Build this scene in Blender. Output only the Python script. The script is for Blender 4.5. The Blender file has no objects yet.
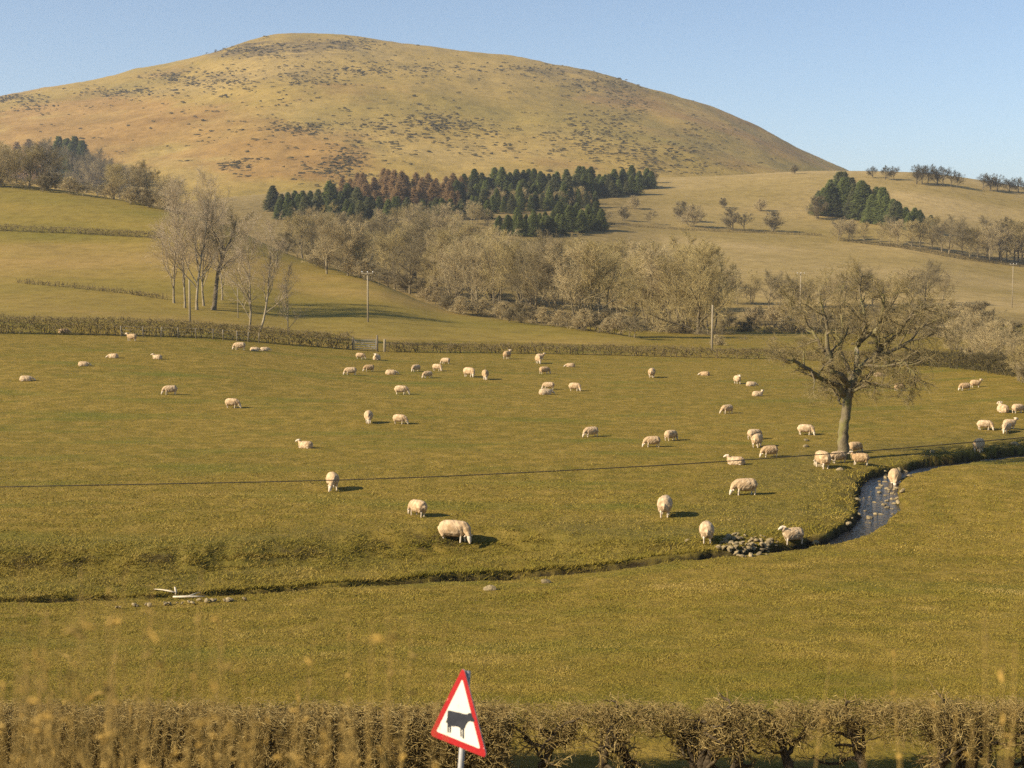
import bpy, bmesh, math, random
import numpy as np
from mathutils import Vector, Matrix
from mathutils.bvhtree import BVHTree

# ------------------------------------------------------------------ camera, light, exposure
scene = bpy.context.scene
COL = scene.collection
F, CX, CY, HOR, CAMZ = 1407.0, 512.0, 384.0, 271.0, 10.2
PITCH = math.atan((CY - HOR) / F)
SUN_EL, SUN_BEHIND = math.radians(30), math.radians(22)

cam_d = bpy.data.cameras.new("camera")
cam_d.sensor_width = 36.0
cam_d.lens = 36.0 * F / 1024.0
cam_d.clip_start, cam_d.clip_end = 0.3, 9000
cam_d.dof.use_dof = True
cam_d.dof.focus_distance = 48.0
cam_d.dof.aperture_fstop = (cam_d.lens / 1000.0) / 0.017
cam = bpy.data.objects.new("camera", cam_d)
cam.location = (0, 0, CAMZ)
cam.rotation_euler = (math.pi / 2 - PITCH, 0, 0)
COL.objects.link(cam)
scene.camera = cam

world = bpy.data.worlds.new("World")
scene.world = world
world.use_nodes = True
wn = world.node_tree
bgn = wn.nodes["Background"]
sky = wn.nodes.new("ShaderNodeTexSky")
sky.sky_type = 'NISHITA'
sky.sun_disc = False
sky.sun_elevation = SUN_EL
# direction TO the sun (from the left, a little behind the camera)
sdir = Vector((-math.cos(SUN_BEHIND) * math.cos(SUN_EL), -math.sin(SUN_BEHIND) * math.cos(SUN_EL), math.sin(SUN_EL)))
sky.sun_rotation = math.atan2(sdir.x, sdir.y)
sky.altitude = 1500
sky.air_density = 1.0
sky.dust_density = 0.05
sky.ozone_density = 1.7
wn.links.new(sky.outputs[0], bgn.inputs[0])
bgn.inputs[1].default_value = 0.057

sun_d = bpy.data.lights.new("sun", 'SUN')
sun_d.energy = 3.55
sun_d.angle = math.radians(0.55)
sun_d.color = (1.0, 0.86, 0.66)
sun = bpy.data.objects.new("sun", sun_d)
sun.rotation_euler = (-sdir).to_track_quat('-Z', 'Y').to_euler()
COL.objects.link(sun)

scene.view_settings.view_transform = 'Standard'
scene.view_settings.look = 'None'
scene.view_settings.gamma = 1.0
scene.view_settings.exposure = 1.38
scene.render.engine = 'CYCLES'
scene.cycles.max_bounces = 6
scene.cycles.transparent_max_bounces = 8
scene.cycles.use_denoising = False

rng = np.random.default_rng(7)
random.seed(7)

# ------------------------------------------------------------------ projection helpers
FWD = np.array([0, math.cos(PITCH), -math.sin(PITCH)])
UPV = np.array([0, math.sin(PITCH), math.cos(PITCH)])
RGT = np.array([1.0, 0, 0])


def raydir(px, py):
    px = np.asarray(px, float); py = np.asarray(py, float)
    return FWD + ((px - CX) / F)[..., None] * RGT + ((CY - py) / F)[..., None] * UPV


def at_depth(px, py, Y):
    d = raydir(px, py)
    k = np.asarray(Y, float) / d[..., 1]
    return d * k[..., None] + np.array([0, 0, CAMZ])


def pchip(x, y, xq):
    """monotone cubic interpolation; y may be (n,...) ; extrapolates flat"""
    x = np.asarray(x, float); y = np.asarray(y, float)
    xq = np.clip(np.asarray(xq, float), x[0], x[-1])
    h = np.diff(x); d = (np.diff(y, axis=0).T / h).T
    m = np.zeros_like(y)
    m[0] = d[0]; m[-1] = d[-1]
    if len(x) > 2:
        p = d[:-1] * d[1:]
        with np.errstate(divide='ignore', invalid='ignore'):
            hm = 2 * d[:-1] * d[1:] / (d[:-1] + d[1:])
        m[1:-1] = np.where(p > 0, np.nan_to_num(hm), 0)
    i = np.clip(np.searchsorted(x, xq) - 1, 0, len(x) - 2)
    t = (xq - x[i]) / h[i]
    sh = (slice(None),) + (None,) * (y.ndim - 1) if y.ndim > 1 else slice(None)
    t = t[sh]; hh = h[i][sh]
    return ((2*t**3 - 3*t**2 + 1) * y[i] + (t**3 - 2*t**2 + t) * hh * m[i]
            + (-2*t**3 + 3*t**2) * y[i+1] + (t**3 - t**2) * hh * m[i+1])


def sstep(a, b, x):
    t = np.clip((x - a) / (b - a), 0, 1)
    return t * t * (3 - 2 * t)


_perm = rng.random((256, 256))


def vnoise(x, y):
    xi = np.floor(x).astype(int); yi = np.floor(y).astype(int)
    fx = x - xi; fy = y - yi
    fx = fx * fx * (3 - 2 * fx); fy = fy * fy * (3 - 2 * fy)
    g = lambda a, b: _perm[a & 255, b & 255]
    return ((g(xi, yi) * (1 - fx) + g(xi+1, yi) * fx) * (1 - fy)
            + (g(xi, yi+1) * (1 - fx) + g(xi+1, yi+1) * fx) * fy) * 2 - 1


def fbm(x, y, o=3):
    s = 0; a = 1; n = 0
    for k in range(o):
        s = s + a * vnoise(x * 2**k + 17 * k, y * 2**k + 31 * k); n += a; a *= 0.5
    return s / n


# ------------------------------------------------------------------ object helpers
def mesh_np(name, verts, faces, mats=None, smooth=False, attr=None):
    """faces: (n,k) int array or list of such arrays"""
    me = bpy.data.meshes.new(name)
    if not isinstance(faces, list):
        faces = [faces]
    verts = np.asarray(verts, np.float32)
    loops = np.concatenate([np.asarray(f, np.int32).ravel() for f in faces])
    tot = np.concatenate([np.full(len(f), f.shape[1], np.int32) for f in faces])
    start = np.concatenate([[0], np.cumsum(tot)[:-1]]).astype(np.int32)
    me.vertices.add(len(verts)); me.vertices.foreach_set("co", verts.ravel())
    me.loops.add(len(loops)); me.loops.foreach_set("vertex_index", loops)
    me.polygons.add(len(tot)); me.polygons.foreach_set("loop_start", start)
    me.update(calc_edges=True)
    me.polygons.foreach_set("use_smooth", np.full(len(tot), smooth))
    if attr:
        for k, v in attr.items():
            a = me.attributes.new(k, 'FLOAT', 'POINT')
            a.data.foreach_set("value", np.asarray(v, np.float32))
    for m in (mats or []):
        me.materials.append(m)
    me.validate()
    return me


def link(name, me, parent=None, kind=None, label=None, cat=None, group=None):
    o = bpy.data.objects.new(name, me)
    COL.objects.link(o)
    if parent is not None:
        o.parent = parent
    return tag(o, kind, label, cat, group)


def tag(o, kind=None, label=None, cat=None, group=None):
    for k, v in (('kind', kind), ('label', label), ('category', cat), ('group', group)):
        if v:
            o[k] = v
    return o


def empty(name, loc=(0, 0, 0), rz=0, label=None, cat=None, group=None):
    o = bpy.data.objects.new(name, None)
    o.empty_display_size = 0.3
    o.location = loc; o.rotation_euler = (0, 0, rz)
    COL.objects.link(o)
    return tag(o, None, label, cat, group)


def copy_tree(src, parent=None):
    c = src.copy(); COL.objects.link(c)
    if parent is not None:
        c.parent = parent
    for ch in [k for k in src.children]:
        copy_tree(ch, c)
    return c


# ------------------------------------------------------------------ materials
def mat(name, rough=0.9, spec=0.2):
    m = bpy.data.materials.new(name); m.use_nodes = True
    b = m.node_tree.nodes["Principled BSDF"]
    b.inputs["Roughness"].default_value = rough
    b.inputs["Specular IOR Level"].default_value = spec
    return m, m.node_tree, b


def N(nt, typ, **kw):
    n = nt.nodes.new(typ)
    for k, v in kw.items():
        setattr(n, k, v)
    return n


def noise(nt, scale, detail=3, rough=0.55, vec=None, stretch=None):
    if vec is None:
        vec = N(nt, "ShaderNodeTexCoord").outputs["Object"]
    if stretch:
        mp = N(nt, "ShaderNodeMapping"); mp.inputs["Scale"].default_value = stretch
        nt.links.new(vec, mp.inputs["Vector"]); vec = mp.outputs[0]
    n = N(nt, "ShaderNodeTexNoise")
    n.inputs["Scale"].default_value = scale
    n.inputs["Detail"].default_value = detail
    n.inputs["Roughness"].default_value = rough
    nt.links.new(vec, n.inputs["Vector"])
    return n.outputs["Fac"]


def ramp(nt, fac, stops):
    r = N(nt, "ShaderNodeValToRGB")
    e = r.color_ramp.elements
    while len(e) < len(stops):
        e.new(0.5)
    for k, (p, c) in enumerate(stops):
        e[k].position = p
        e[k].color = (c, c, c, 1) if isinstance(c, (int, float)) else (*c, 1)
    nt.links.new(fac, r.inputs[0])
    return r.outputs[0]


def mix(nt, fac, a, b, mode='MIX'):
    m = N(nt, "ShaderNodeMix", data_type='RGBA', blend_type=mode)
    for sock, v in ((m.inputs[0], fac), (m.inputs[6], a), (m.inputs[7], b)):
        if isinstance(v, (int, float)):
            sock.default_value = v
        elif isinstance(v, tuple):
            sock.default_value = (*v, 1)
        else:
            nt.links.new(v, sock)
    return m.outputs[2]


def bump(nt, b, h, strength=0.5, dist=0.1):
    n = N(nt, "ShaderNodeBump")
    n.inputs["Strength"].default_value = strength
    n.inputs["Distance"].default_value = dist
    nt.links.new(h, n.inputs["Height"])
    nt.links.new(n.outputs[0], b.inputs["Normal"])


def attr(nt, name):
    return N(nt, "ShaderNodeAttribute", attribute_name=name).outputs["Fac"]


def simple(name, stops, scale=4, detail=3, rough=0.9, spec=0.15, bmp=None, stretch=None, objrand=0.0):
    m, nt, b = mat(name, rough, spec)
    c = ramp(nt, noise(nt, scale, detail, stretch=stretch), stops)
    if objrand:
        oi = N(nt, "ShaderNodeObjectInfo")
        hv = N(nt, "ShaderNodeHueSaturation")
        mr = N(nt, "ShaderNodeMapRange")
        mr.inputs[3].default_value = 1 - objrand; mr.inputs[4].default_value = 1 + objrand
        nt.links.new(oi.outputs["Random"], mr.inputs[0])
        nt.links.new(mr.outputs[0], hv.inputs["Value"])
        nt.links.new(c, hv.inputs["Color"]); c = hv.outputs[0]
    nt.links.new(c, b.inputs["Base Color"])
    if bmp:
        bump(nt, b, noise(nt, bmp[0], 4), bmp[1], bmp[2])
    return m


# near pasture
M_field, nt, b = mat("pasture_grass", 0.95, 0.1)
c1 = ramp(nt, noise(nt, 0.06, 4), [(0.3, (0.153, 0.114, 0.015)), (0.5, (0.207, 0.144, 0.022)), (0.7, (0.240, 0.162, 0.030))])
c2 = ramp(nt, noise(nt, 0.9, 4, 0.6), [(0.32, (0.106, 0.091, 0.011)), (0.5, (0.193, 0.136, 0.021)), (0.68, (0.303, 0.207, 0.046))])
c3 = ramp(nt, noise(nt, 4.5, 5, 0.75), [(0.3, 0.70), (0.5, 1.0), (0.7, 1.25)])
cc = mix(nt, 0.62, c1, c2)
cc = mix(nt, 0.85, cc, c3, 'MULTIPLY')
# green flush and tired straw strips
cg = ramp(nt, noise(nt, 0.16, 3, stretch=(0.5, 1.6, 1)), [(0.52, 0.0), (0.72, 0.75)])
cc = mix(nt, cg, cc, (0.116, 0.119, 0.014))
rough_f = attr(nt, "rough")
cr = ramp(nt, noise(nt, 1.6, 4, 0.65), [(0.3, (0.079, 0.064, 0.015)), (0.5, (0.138, 0.111, 0.021)), (0.7, (0.219, 0.159, 0.042))])
cc = mix(nt, rough_f, cc, cr)
soil = ramp(nt, noise(nt, 3.0, 4), [(0.3, (0.022, 0.015, 0.008)), (0.55, (0.050, 0.037, 0.014)), (0.7, (0.10, 0.08, 0.024))])
cc = mix(nt, attr(nt, "soil"), cc, soil)
nt.links.new(cc, b.inputs["Base Color"])
bump(nt, b, noise(nt, 3.0, 6, 0.75), 0.9, 0.16)

# left hill pasture
M_left, nt, b = mat("hill_pasture_grass", 0.95, 0.1)
c1 = ramp(nt, noise(nt, 0.018, 4, stretch=(0.5, 1.4, 1.4)), [(0.3, (0.148, 0.124, 0.018)), (0.52, (0.219, 0.157, 0.032)), (0.7, (0.285, 0.189, 0.055))])
c2 = ramp(nt, noise(nt, 0.35, 4, 0.65), [(0.3, 0.74), (0.5, 1.0), (0.7, 1.18)])
cc = mix(nt, 0.9, c1, c2, 'MULTIPLY')
nt.links.new(cc, b.inputs["Base Color"])
bump(nt, b, noise(nt, 1.5, 5, 0.7), 0.6, 0.15)

# right hill: pale straw pasture, rough scrubby ground lower down, bracken
M_right, nt, b = mat("straw_pasture_grass", 0.95, 0.1)
c1 = ramp(nt, noise(nt, 0.012, 5, stretch=(0.6, 1.3, 1.5)), [(0.3, (0.212, 0.154, 0.040)), (0.5, (0.281, 0.202, 0.069)), (0.68, (0.350, 0.252, 0.103))])
c2 = ramp(nt, noise(nt, 0.22, 4, 0.65), [(0.3, 0.72), (0.5, 1.0), (0.7, 1.2)])
cc = mix(nt, 0.9, c1, c2, 'MULTIPLY')
cs = ramp(nt, noise(nt, 0.25, 5, 0.7), [(0.3, (0.080, 0.057, 0.018)), (0.5, (0.180, 0.129, 0.040)), (0.68, (0.286, 0.206, 0.080))])
cc = mix(nt, attr(nt, "scrub"), cc, cs)
nt.links.new(cc, b.inputs["Base Color"])
bump(nt, b, noise(nt, 0.8, 5, 0.7), 0.6, 0.3)

# mountain
M_mtn, nt, b = mat("moorland_grass", 0.95, 0.05)
c1 = ramp(nt, noise(nt, 0.006, 5, 0.6), [(0.3, (0.218, 0.158, 0.034)), (0.5, (0.288, 0.198, 0.049)), (0.7, (0.345, 0.241, 0.078))])
cb = ramp(nt, noise(nt, 0.02, 5, 0.65, stretch=(0.6, 1.2, 1.8)), [(0.3, (0.203, 0.110, 0.028)), (0.6, (0.303, 0.179, 0.054)), (0.75, (0.322, 0.232, 0.074))])
fac = N(nt, "ShaderNodeMath", operation='ADD')
nt.links.new(attr(nt, "bracken"), fac.inputs[0])
nz = ramp(nt, noise(nt, 0.009, 6, 0.65), [(0.25, 0.0), (0.75, 0.9)])
nt.links.new(nz, fac.inputs[1])
fr = ramp(nt, fac.outputs[0], [(0.62, 0.0), (0.95, 0.85)])
cc = mix(nt, fr, c1, cb)
# heather-dark mats
hm = N(nt, "ShaderNodeMath", operation='MULTIPLY')
nt.links.new(attr(nt, "heather"), hm.inputs[0])
nt.links.new(ramp(nt, noise(nt, 0.035, 6, 0.7, stretch=(0.7, 1.0, 1.6)), [(0.42, 0.0), (0.55, 1.0)]), hm.inputs[1])
cc = mix(nt, hm.outputs[0], cc, (0.132, 0.094, 0.040))
c2 = ramp(nt, noise(nt, 0.12, 6, 0.75), [(0.3, 0.66), (0.5, 1.0), (0.7, 1.2)])
cgreen = ramp(nt, noise(nt, 0.004, 4, 0.6, stretch=(0.6, 1, 1.6)), [(0.50, 0.0), (0.70, 0.45)])
cc = mix(nt, cgreen, cc, (0.189, 0.160, 0.037))
cc = mix(nt, 0.9, cc, c2, 'MULTIPLY')
nt.links.new(cc, b.inputs["Base Color"])
bump(nt, b, noise(nt, 0.06, 8, 0.72), 0.65, 2.0)

M_water, nt, b = mat("stream_water", 0.06, 0.5)
b.inputs["Base Color"].default_value = (0.008, 0.007, 0.005, 1)
b.inputs["IOR"].default_value = 1.33
bump(nt, b, noise(nt, 3.4, 4, .62), 0.75, 0.10)
M_stone = simple("stream_stone", [(0.3, (0.155, 0.117, 0.062)), (0.55, (0.292, 0.227, 0.119)), (0.75, (0.408, 0.322, 0.175))], 5, 4, bmp=(9, .6, .04), objrand=0.25)
M_bark_oak = simple("oak_bark", [(0.3, (0.078, 0.061, 0.036)), (0.5, (0.174, 0.139, 0.078)), (0.62, (0.162, 0.144, 0.045)), (0.75, (0.360, 0.301, 0.202))], 2.2, 6, bmp=(14, .8, .04), stretch=(1, 1, .5))
M_twig_oak = simple("oak_twig", [(0.3, (0.172, 0.131, 0.055)), (0.6, (0.267, 0.208, 0.091))], 1.5)
M_bark_pale = simple("pale_bark", [(0.3, (0.16, 0.125, 0.07)), (0.55, (0.30, 0.245, 0.155)), (0.75, (0.42, 0.355, 0.245))], 1.5, 5, objrand=.1)
M_twig_pale = simple("pale_twig", [(0.3, (0.34, 0.26, 0.155)), (0.7, (0.48, 0.385, 0.25))], 1)
M_bark = simple("wood_bark", [(0.3, (0.111, 0.085, 0.047)), (0.6, (0.242, 0.196, 0.112))], 1.2, 4, objrand=.15)
M_bark_dark = simple("dark_bark", [(0.3, (0.07, 0.055, 0.034)), (0.6, (0.15, 0.12, 0.075))], 1.2, 4)
M_twig_a = simple("olive_twig", [(0.3, (0.302, 0.234, 0.092)), (0.7, (0.414, 0.325, 0.139))], .6, objrand=.14)
M_twig_b = simple("tan_twig", [(0.3, (0.338, 0.263, 0.128)), (0.7, (0.456, 0.361, 0.186))], .6, objrand=.14)
M_twig_c = simple("brown_twig", [(0.3, (0.188, 0.147, 0.072)), (0.7, (0.265, 0.213, 0.110))], .6, objrand=.14)
M_needle = simple("spruce_needle", [(0.3, (0.070, 0.084, 0.023)), (0.7, (0.148, 0.169, 0.044))], .8, objrand=.3)
M_needle_b = simple("olive_needle", [(0.3, (0.075, 0.079, 0.029)), (0.7, (0.138, 0.138, 0.055))], .8, objrand=.25)
M_larch = simple("larch_twig", [(0.3, (0.244, 0.146, 0.060)), (0.7, (0.349, 0.228, 0.101))], .8, objrand=.15)
M_hedge_twig = simple("hedge_twig", [(0.3, (0.142, 0.095, 0.030)), (0.5, (0.268, 0.192, 0.067)), (0.7, (0.419, 0.320, 0.130))], 7, 3)
M_hedge_bark = simple("hedge_bark", [(0.3, (0.03, 0.022, 0.012)), (0.6, (0.085, 0.063, 0.035)), (0.75, (0.15, 0.12, 0.07))], 9, 4, bmp=(30, .7, .02))
M_hedge_far = simple("far_hedge_twig", [(0.3, (0.107, 0.080, 0.033)), (0.5, (0.180, 0.135, 0.059)), (0.72, (0.279, 0.213, 0.107))], 1.3, 4)
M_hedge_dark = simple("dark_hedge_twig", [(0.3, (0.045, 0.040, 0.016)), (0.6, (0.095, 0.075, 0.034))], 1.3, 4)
M_gorse = simple("gorse_leaf", [(0.3, (0.051, 0.039, 0.010)), (0.6, (0.090, 0.067, 0.019))], .2, 3)
M_fleece, nt, b = mat("sheep_fleece", 0.95, 0.05)
cf = ramp(nt, noise(nt, 5, 4), [(0.3, (0.418, 0.299, 0.172)), (0.55, (0.570, 0.423, 0.258)), (0.75, (0.665, 0.515, 0.331))])
cf = mix(nt, 0.8, cf, ramp(nt, noise(nt, 2.3, 5, .7), [(0.34, (0.66, 0.60, 0.52)), (0.52, (1.0, 1.0, 1.0))]), 'MULTIPLY')
oi = N(nt, "ShaderNodeObjectInfo")
tone = ramp(nt, oi.outputs["Random"], [(0.0, (0.86, 0.78, 0.66)), (0.4, (1, .97, .92)), (1.0, (1, 1, 1))])
nt.links.new(mix(nt, 1.0, cf, tone, 'MULTIPLY'), b.inputs["Base Color"])
bump(nt, b, noise(nt, 38, 4), 0.7, 0.03)
M_skin = simple("sheep_skin", [(0.3, (0.52, 0.41, 0.28)), (0.6, (0.66, 0.55, 0.40))], 6, 2, rough=.8)
M_eye, nt, b = mat("sheep_eye", 0.2, 0.5); b.inputs["Base Color"].default_value = (0.02, .015, .01, 1)
M_pole = simple("weathered_pole", [(0.3, (0.230, 0.183, 0.111)), (0.7, (0.357, 0.297, 0.196))], 1.5, 3, stretch=(3, 3, .4))
M_post = simple("fence_wood", [(0.3, (0.14, 0.11, 0.07)), (0.7, (0.30, 0.25, 0.17))], 4, 3, stretch=(3, 3, .5), objrand=.2)
M_ceramic = simple("insulator_ceramic", [(0.3, (0.62, 0.6, 0.55)), (0.7, (0.75, 0.73, 0.7))], 2, rough=.3, spec=.5)
M_cable, nt, b = mat("cable_sheath", 0.6, 0.3); b.inputs["Base Color"].default_value = (0.018, 0.016, 0.013, 1)
M_galv = simple("galvanised_steel", [(0.3, (0.25, 0.25, 0.23)), (0.7, (0.38, 0.37, 0.34))], 12, 3, rough=.55, spec=.5)
M_gate = simple("gate_steel", [(0.3, (0.22, 0.20, 0.17)), (0.7, (0.36, 0.33, 0.28))], 4, 3, rough=.6)
M_drift = simple("bleached_wood", [(0.3, (0.432, 0.361, 0.246)), (0.7, (0.648, 0.563, 0.410))], 6, 3)
M_white = simple("sign_white", [(0.30, (0.407, 0.357, 0.256)), (0.42, (0.591, 0.549, 0.448)), (0.8, (0.621, 0.579, 0.480))], 5, 4, rough=.45, spec=.3)
M_red, nt, b = mat("sign_red", 0.45, 0.35)
nt.links.new(ramp(nt, noise(nt, 26, 4, .6), [(0.3, (0.26, 0.009, 0.010)), (0.66, (0.34, 0.010, 0.011)), (0.72, (0.60, 0.34, 0.27))]), b.inputs["Base Color"])
M_black = simple("sign_black", [(0.3, (0.022, 0.023, 0.028)), (0.7, (0.035, 0.036, 0.042))], 12, rough=.5)
M_blade, nt, b = mat("grass_blade", 0.85, 0.12)
ga = attr(nt, "tone")
nt.links.new(ramp(nt, ga, [(0.0, (0.136, 0.122, 0.014)), (0.35, (0.214, 0.167, 0.024)), (0.7, (0.293, 0.214, 0.042)), (1.0, (0.471, 0.344, 0.121))]), b.inputs["Base Color"])
M_straw, nt, b = mat("dry_stem", 0.85, 0.15)
nt.links.new(ramp(nt, attr(nt, "tone"), [(0.0, (0.15, 0.10, 0.030)), (0.5, (0.32, 0.215, 0.065)), (1.0, (0.42, 0.26, 0.06))]), b.inputs["Base Color"])

# ------------------------------------------------------------------ terrain
STREAM = [(-420, 626, .5), (-150, 620, .5), (-20, 613, .34), (60, 611, .34), (120, 610, .36), (180, 606, .36), (240, 602, .32), (320, 596, .26), (400, 589, .24),
          (480, 584, .24), (540, 580, .24), (600, 575, .28), (650, 569, .3), (700, 563, .34), (745, 558, .36), (790, 552, .38), (826, 546, .42),
          (856, 535, .55), (872, 522, .64), (879, 508, .68), (878, 497, .66), (879, 487, .6), (890, 478, .6), (915, 472, .7),
          (950, 466, .7), (1024, 457, .7), (1174, 444, .7), (1500, 425, .7)]


def wz(X):
    return -1.02 + .50 * sstep(-1.0, 9.0, np.asarray(X, float))




def on_plane(px, py, z):
    d = raydir(px, py)
    k = (z - CAMZ) / d[..., 2]
    return d * k[..., None] + np.array([0, 0, CAMZ])


_st = np.array(STREAM)
_sz = np.full(len(_st), -1.0)
for _ in range(12):
    _s3 = on_plane(_st[:, 0], _st[:, 1], _sz); _sz = wz(_s3[:, 0])
_sp = _s3[:, :2]
_tq = np.linspace(0, len(_sp) - 1, 150)
SPX = pchip(np.arange(len(_sp)), _sp[:, 0], _tq); SPY = pchip(np.arange(len(_sp)), _sp[:, 1], _tq)
SW = pchip(np.arange(len(_sp)), _st[:, 2], _tq)


def sdist_exact(X, Y):
    """signed distance to the stream centre line (+ = far side) and local half width"""
    best = np.full(X.shape, 1e9); sg = np.ones(X.shape); wl = np.full(X.shape, .6)
    for i in range(len(SPX) - 1):
        ax, ay, bx, by = SPX[i], SPY[i], SPX[i+1], SPY[i+1]
        ux, uy = bx - ax, by - ay
        t = np.clip(((X - ax) * ux + (Y - ay) * uy) / (ux*ux + uy*uy), 0, 1)
        dx = X - ax - t * ux; dy = Y - ay - t * uy
        d = np.hypot(dx, dy)
        m = d < best
        best = np.where(m, d, best)
        sg = np.where(m, np.sign(ux * (Y - ay) - uy * (X - ax)), sg)
        wl = np.where(m, SW[i] * (1 - t) + SW[i+1] * t, wl)
    return best * np.where(sg == 0, 1, sg), wl


_tx0, _ty0, _tst = -45.0, 26.0, 0.12
_tgx = np.arange(_tx0, 62, _tst); _tgy = np.arange(_ty0, 104, _tst)
_TS, _TW = sdist_exact(*[a for a in np.meshgrid(_tgx, _tgy)])


def sdist(X, Y):
    fx = np.clip((X - _tx0) / _tst, 0, len(_tgx) - 1.001); fy = np.clip((Y - _ty0) / _tst, 0, len(_tgy) - 1.001)
    i = fx.astype(int); j = fy.astype(int); u = fx - i; v = fy - j
    L = lambda T: (T[j, i] * (1 - u) + T[j, i+1] * u) * (1 - v) + (T[j+1, i] * (1 - u) + T[j+1, i+1] * u) * v
    return L(_TS), L(_TW)


HEDGE_PX = np.array([-300, 0, 100, 200, 300, 400, 600, 800, 900, 960, 1024, 1324], float)
HEDGE_D = np.array([148, 150, 152, 155, 158, 162, 165, 160, 150, 140, 126, 110], float)
HEDGE_Y = np.array([330, 333.5, 335, 338, 346, 352, 355, 360, 365, 369, 377, 395], float)
HEDGE_Z = at_depth(HEDGE_PX, HEDGE_Y, HEDGE_D)[:, 2]


def ground_z(X, Y, full=False):
    X = np.asarray(X, float); Y = np.asarray(Y, float)
    px = CX + F * X / np.maximum(Y, 1.0) / math.cos(PITCH) * 1.0
    pxc = np.clip(px, -300, 1324)
    dh = pchip(HEDGE_PX, HEDGE_D, pxc); zh = pchip(HEDGE_PX, HEDGE_Z, pxc)
    t = np.clip((Y - 85) / (dh - 85), 0, 1.12)
    far = zh * t * t * (3 - 2 * np.minimum(t, 1)) + 0.12 * fbm(X * .05, Y * .05, 3)
    far = far - np.clip(Y - dh * 1.12, 0, 400) * 0.012
    s, w = np.full(X.shape, 99.0), np.full(X.shape, .6)
    m = (Y > 28) & (Y < 100)
    if m.any():
        s[m], w[m] = sdist(X[m], Y[m])
    s = np.where((~m) & (Y <= 28), -30, s)
    wob = 0.30 * fbm(X * 1.3, Y * 1.3, 3) + 0.40 * fbm(X * .33 + 9, Y * .33, 2)
    # far side: old terrace on the left, a cut bank on the right
    q = sstep(-1.5, 7.5, X)
    s0 = 3.6 * (1 - q) + .5 * q; s1 = (6.3 + 0.9 * fbm(X * .25, Y * .1 + 4, 2)) * (1 - q) + 2.2 * q
    terr = sstep(s0, s1, s + 1.2 * wob * (1 - .4 * q))
    zlow = wz(X) + .30
    zfar = zlow + (far - zlow) * terr + (1 - terr) * .10 * fbm(X * .9, Y * .9, 3)
    rgt = sstep(20, 26, X) * sstep(0, 1, s)
    zfar = zfar * (1 - rgt) + rgt * (zlow + .12 + (far - zlow - .12) * sstep(.4, 7, s) + .38 * fbm(X * .42, Y * .42, 3) * sstep(0, 1.2, s) * sstep(9, 4, s))
    # near side, rising to the road bank
    sn = np.maximum(-s, 0)
    znear = wz(X) + .24 + (.64 - wz(X)) * sstep(52, 24, Y) + 0.10 * fbm(X * .07 + 3, Y * .07, 3)
    znear = znear + .25 * sstep(18, 24, X) * sstep(0, 6, sn)
    bank = pchip([-50, 0, 3, 6, 12, 17, 20.5, 23.5, 400], [7.2, 7.2, 7.1, 6.1, 3.3, 1.6, 0.6, 0, 0], Y)
    znear = np.where(Y < 23.5, np.maximum(znear, bank + .85), znear)
    z = np.where(s > 0, zfar, znear)
    edge = np.abs(s) + wob * .8
    cut = sstep(w + .30, w - .02, edge) * (s > 0) + sstep(w + .45, w - .1, edge) * (s <= 0)
    zb = wz(X) - .26 + .10 * fbm(X * 2, Y * 2, 2)
    z = z * (1 - cut) + zb * cut
    z = z + (.016 * fbm(X * 2.3, Y * 2.3, 3) + .035 * fbm(X * .6, Y * .6, 2)) * (Y < 110)
    if not full:
        return z
    midb = 4 * terr * (1 - terr) * (s > 0)
    lump = np.clip(fbm(X * .9 + 50, Y * .9, 3) * 1.6 + .2, 0, 1)
    soilf = np.clip(4 * cut * (1 - cut) * 1.2 + (cut > .9), 0, 1) * np.where(s > 0, 1, .55)
    soilf = np.maximum(soilf, sstep(.35, .7, lump * midb) * .75 * (1 - .3*q))
    roughf = np.clip(sstep(9.5, 5, s) * (s > 0) * .85 + sstep(1.4, .6, -s) * (s <= 0) * .5, 0, 1)
    roughf = np.where(s > 90, 0, roughf) * np.clip(.65 + .6 * fbm(X * .4, Y * .4, 2), 0, 1)
    return z, soilf, roughf, s


def ground_hit(px, py, it=14):
    px = np.atleast_1d(np.asarray(px, float)); py = np.atleast_1d(np.asarray(py, float))
    d = raydir(px, py)
    z = np.zeros(len(px)); P = None
    for _ in range(it):
        k = (z - CAMZ) / np.minimum(d[:, 2], -1e-3)
        P = d * k[:, None] + np.array([0, 0, CAMZ])
        P[:, 1] = np.minimum(P[:, 1], 400)
        z = z * .4 + .6 * ground_z(P[:, 0], P[:, 1])
    return P


_ym = np.concatenate([np.arange(4, 40, .06), np.arange(40, 110, .05), np.arange(110, 200, .15)])


def ground_first(px, py):
    """first point of the near ground met by the sight line through a photo pixel"""
    d = raydir(float(px), float(py)); k = _ym / d[1]
    P = d[None] * k[:, None] + np.array([0, 0, CAMZ])
    below = np.nonzero(P[:, 2] < ground_z(P[:, 0], P[:, 1]))[0]
    return P[below[0]] if len(below) else ground_hit([px], [py])[0]


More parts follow.
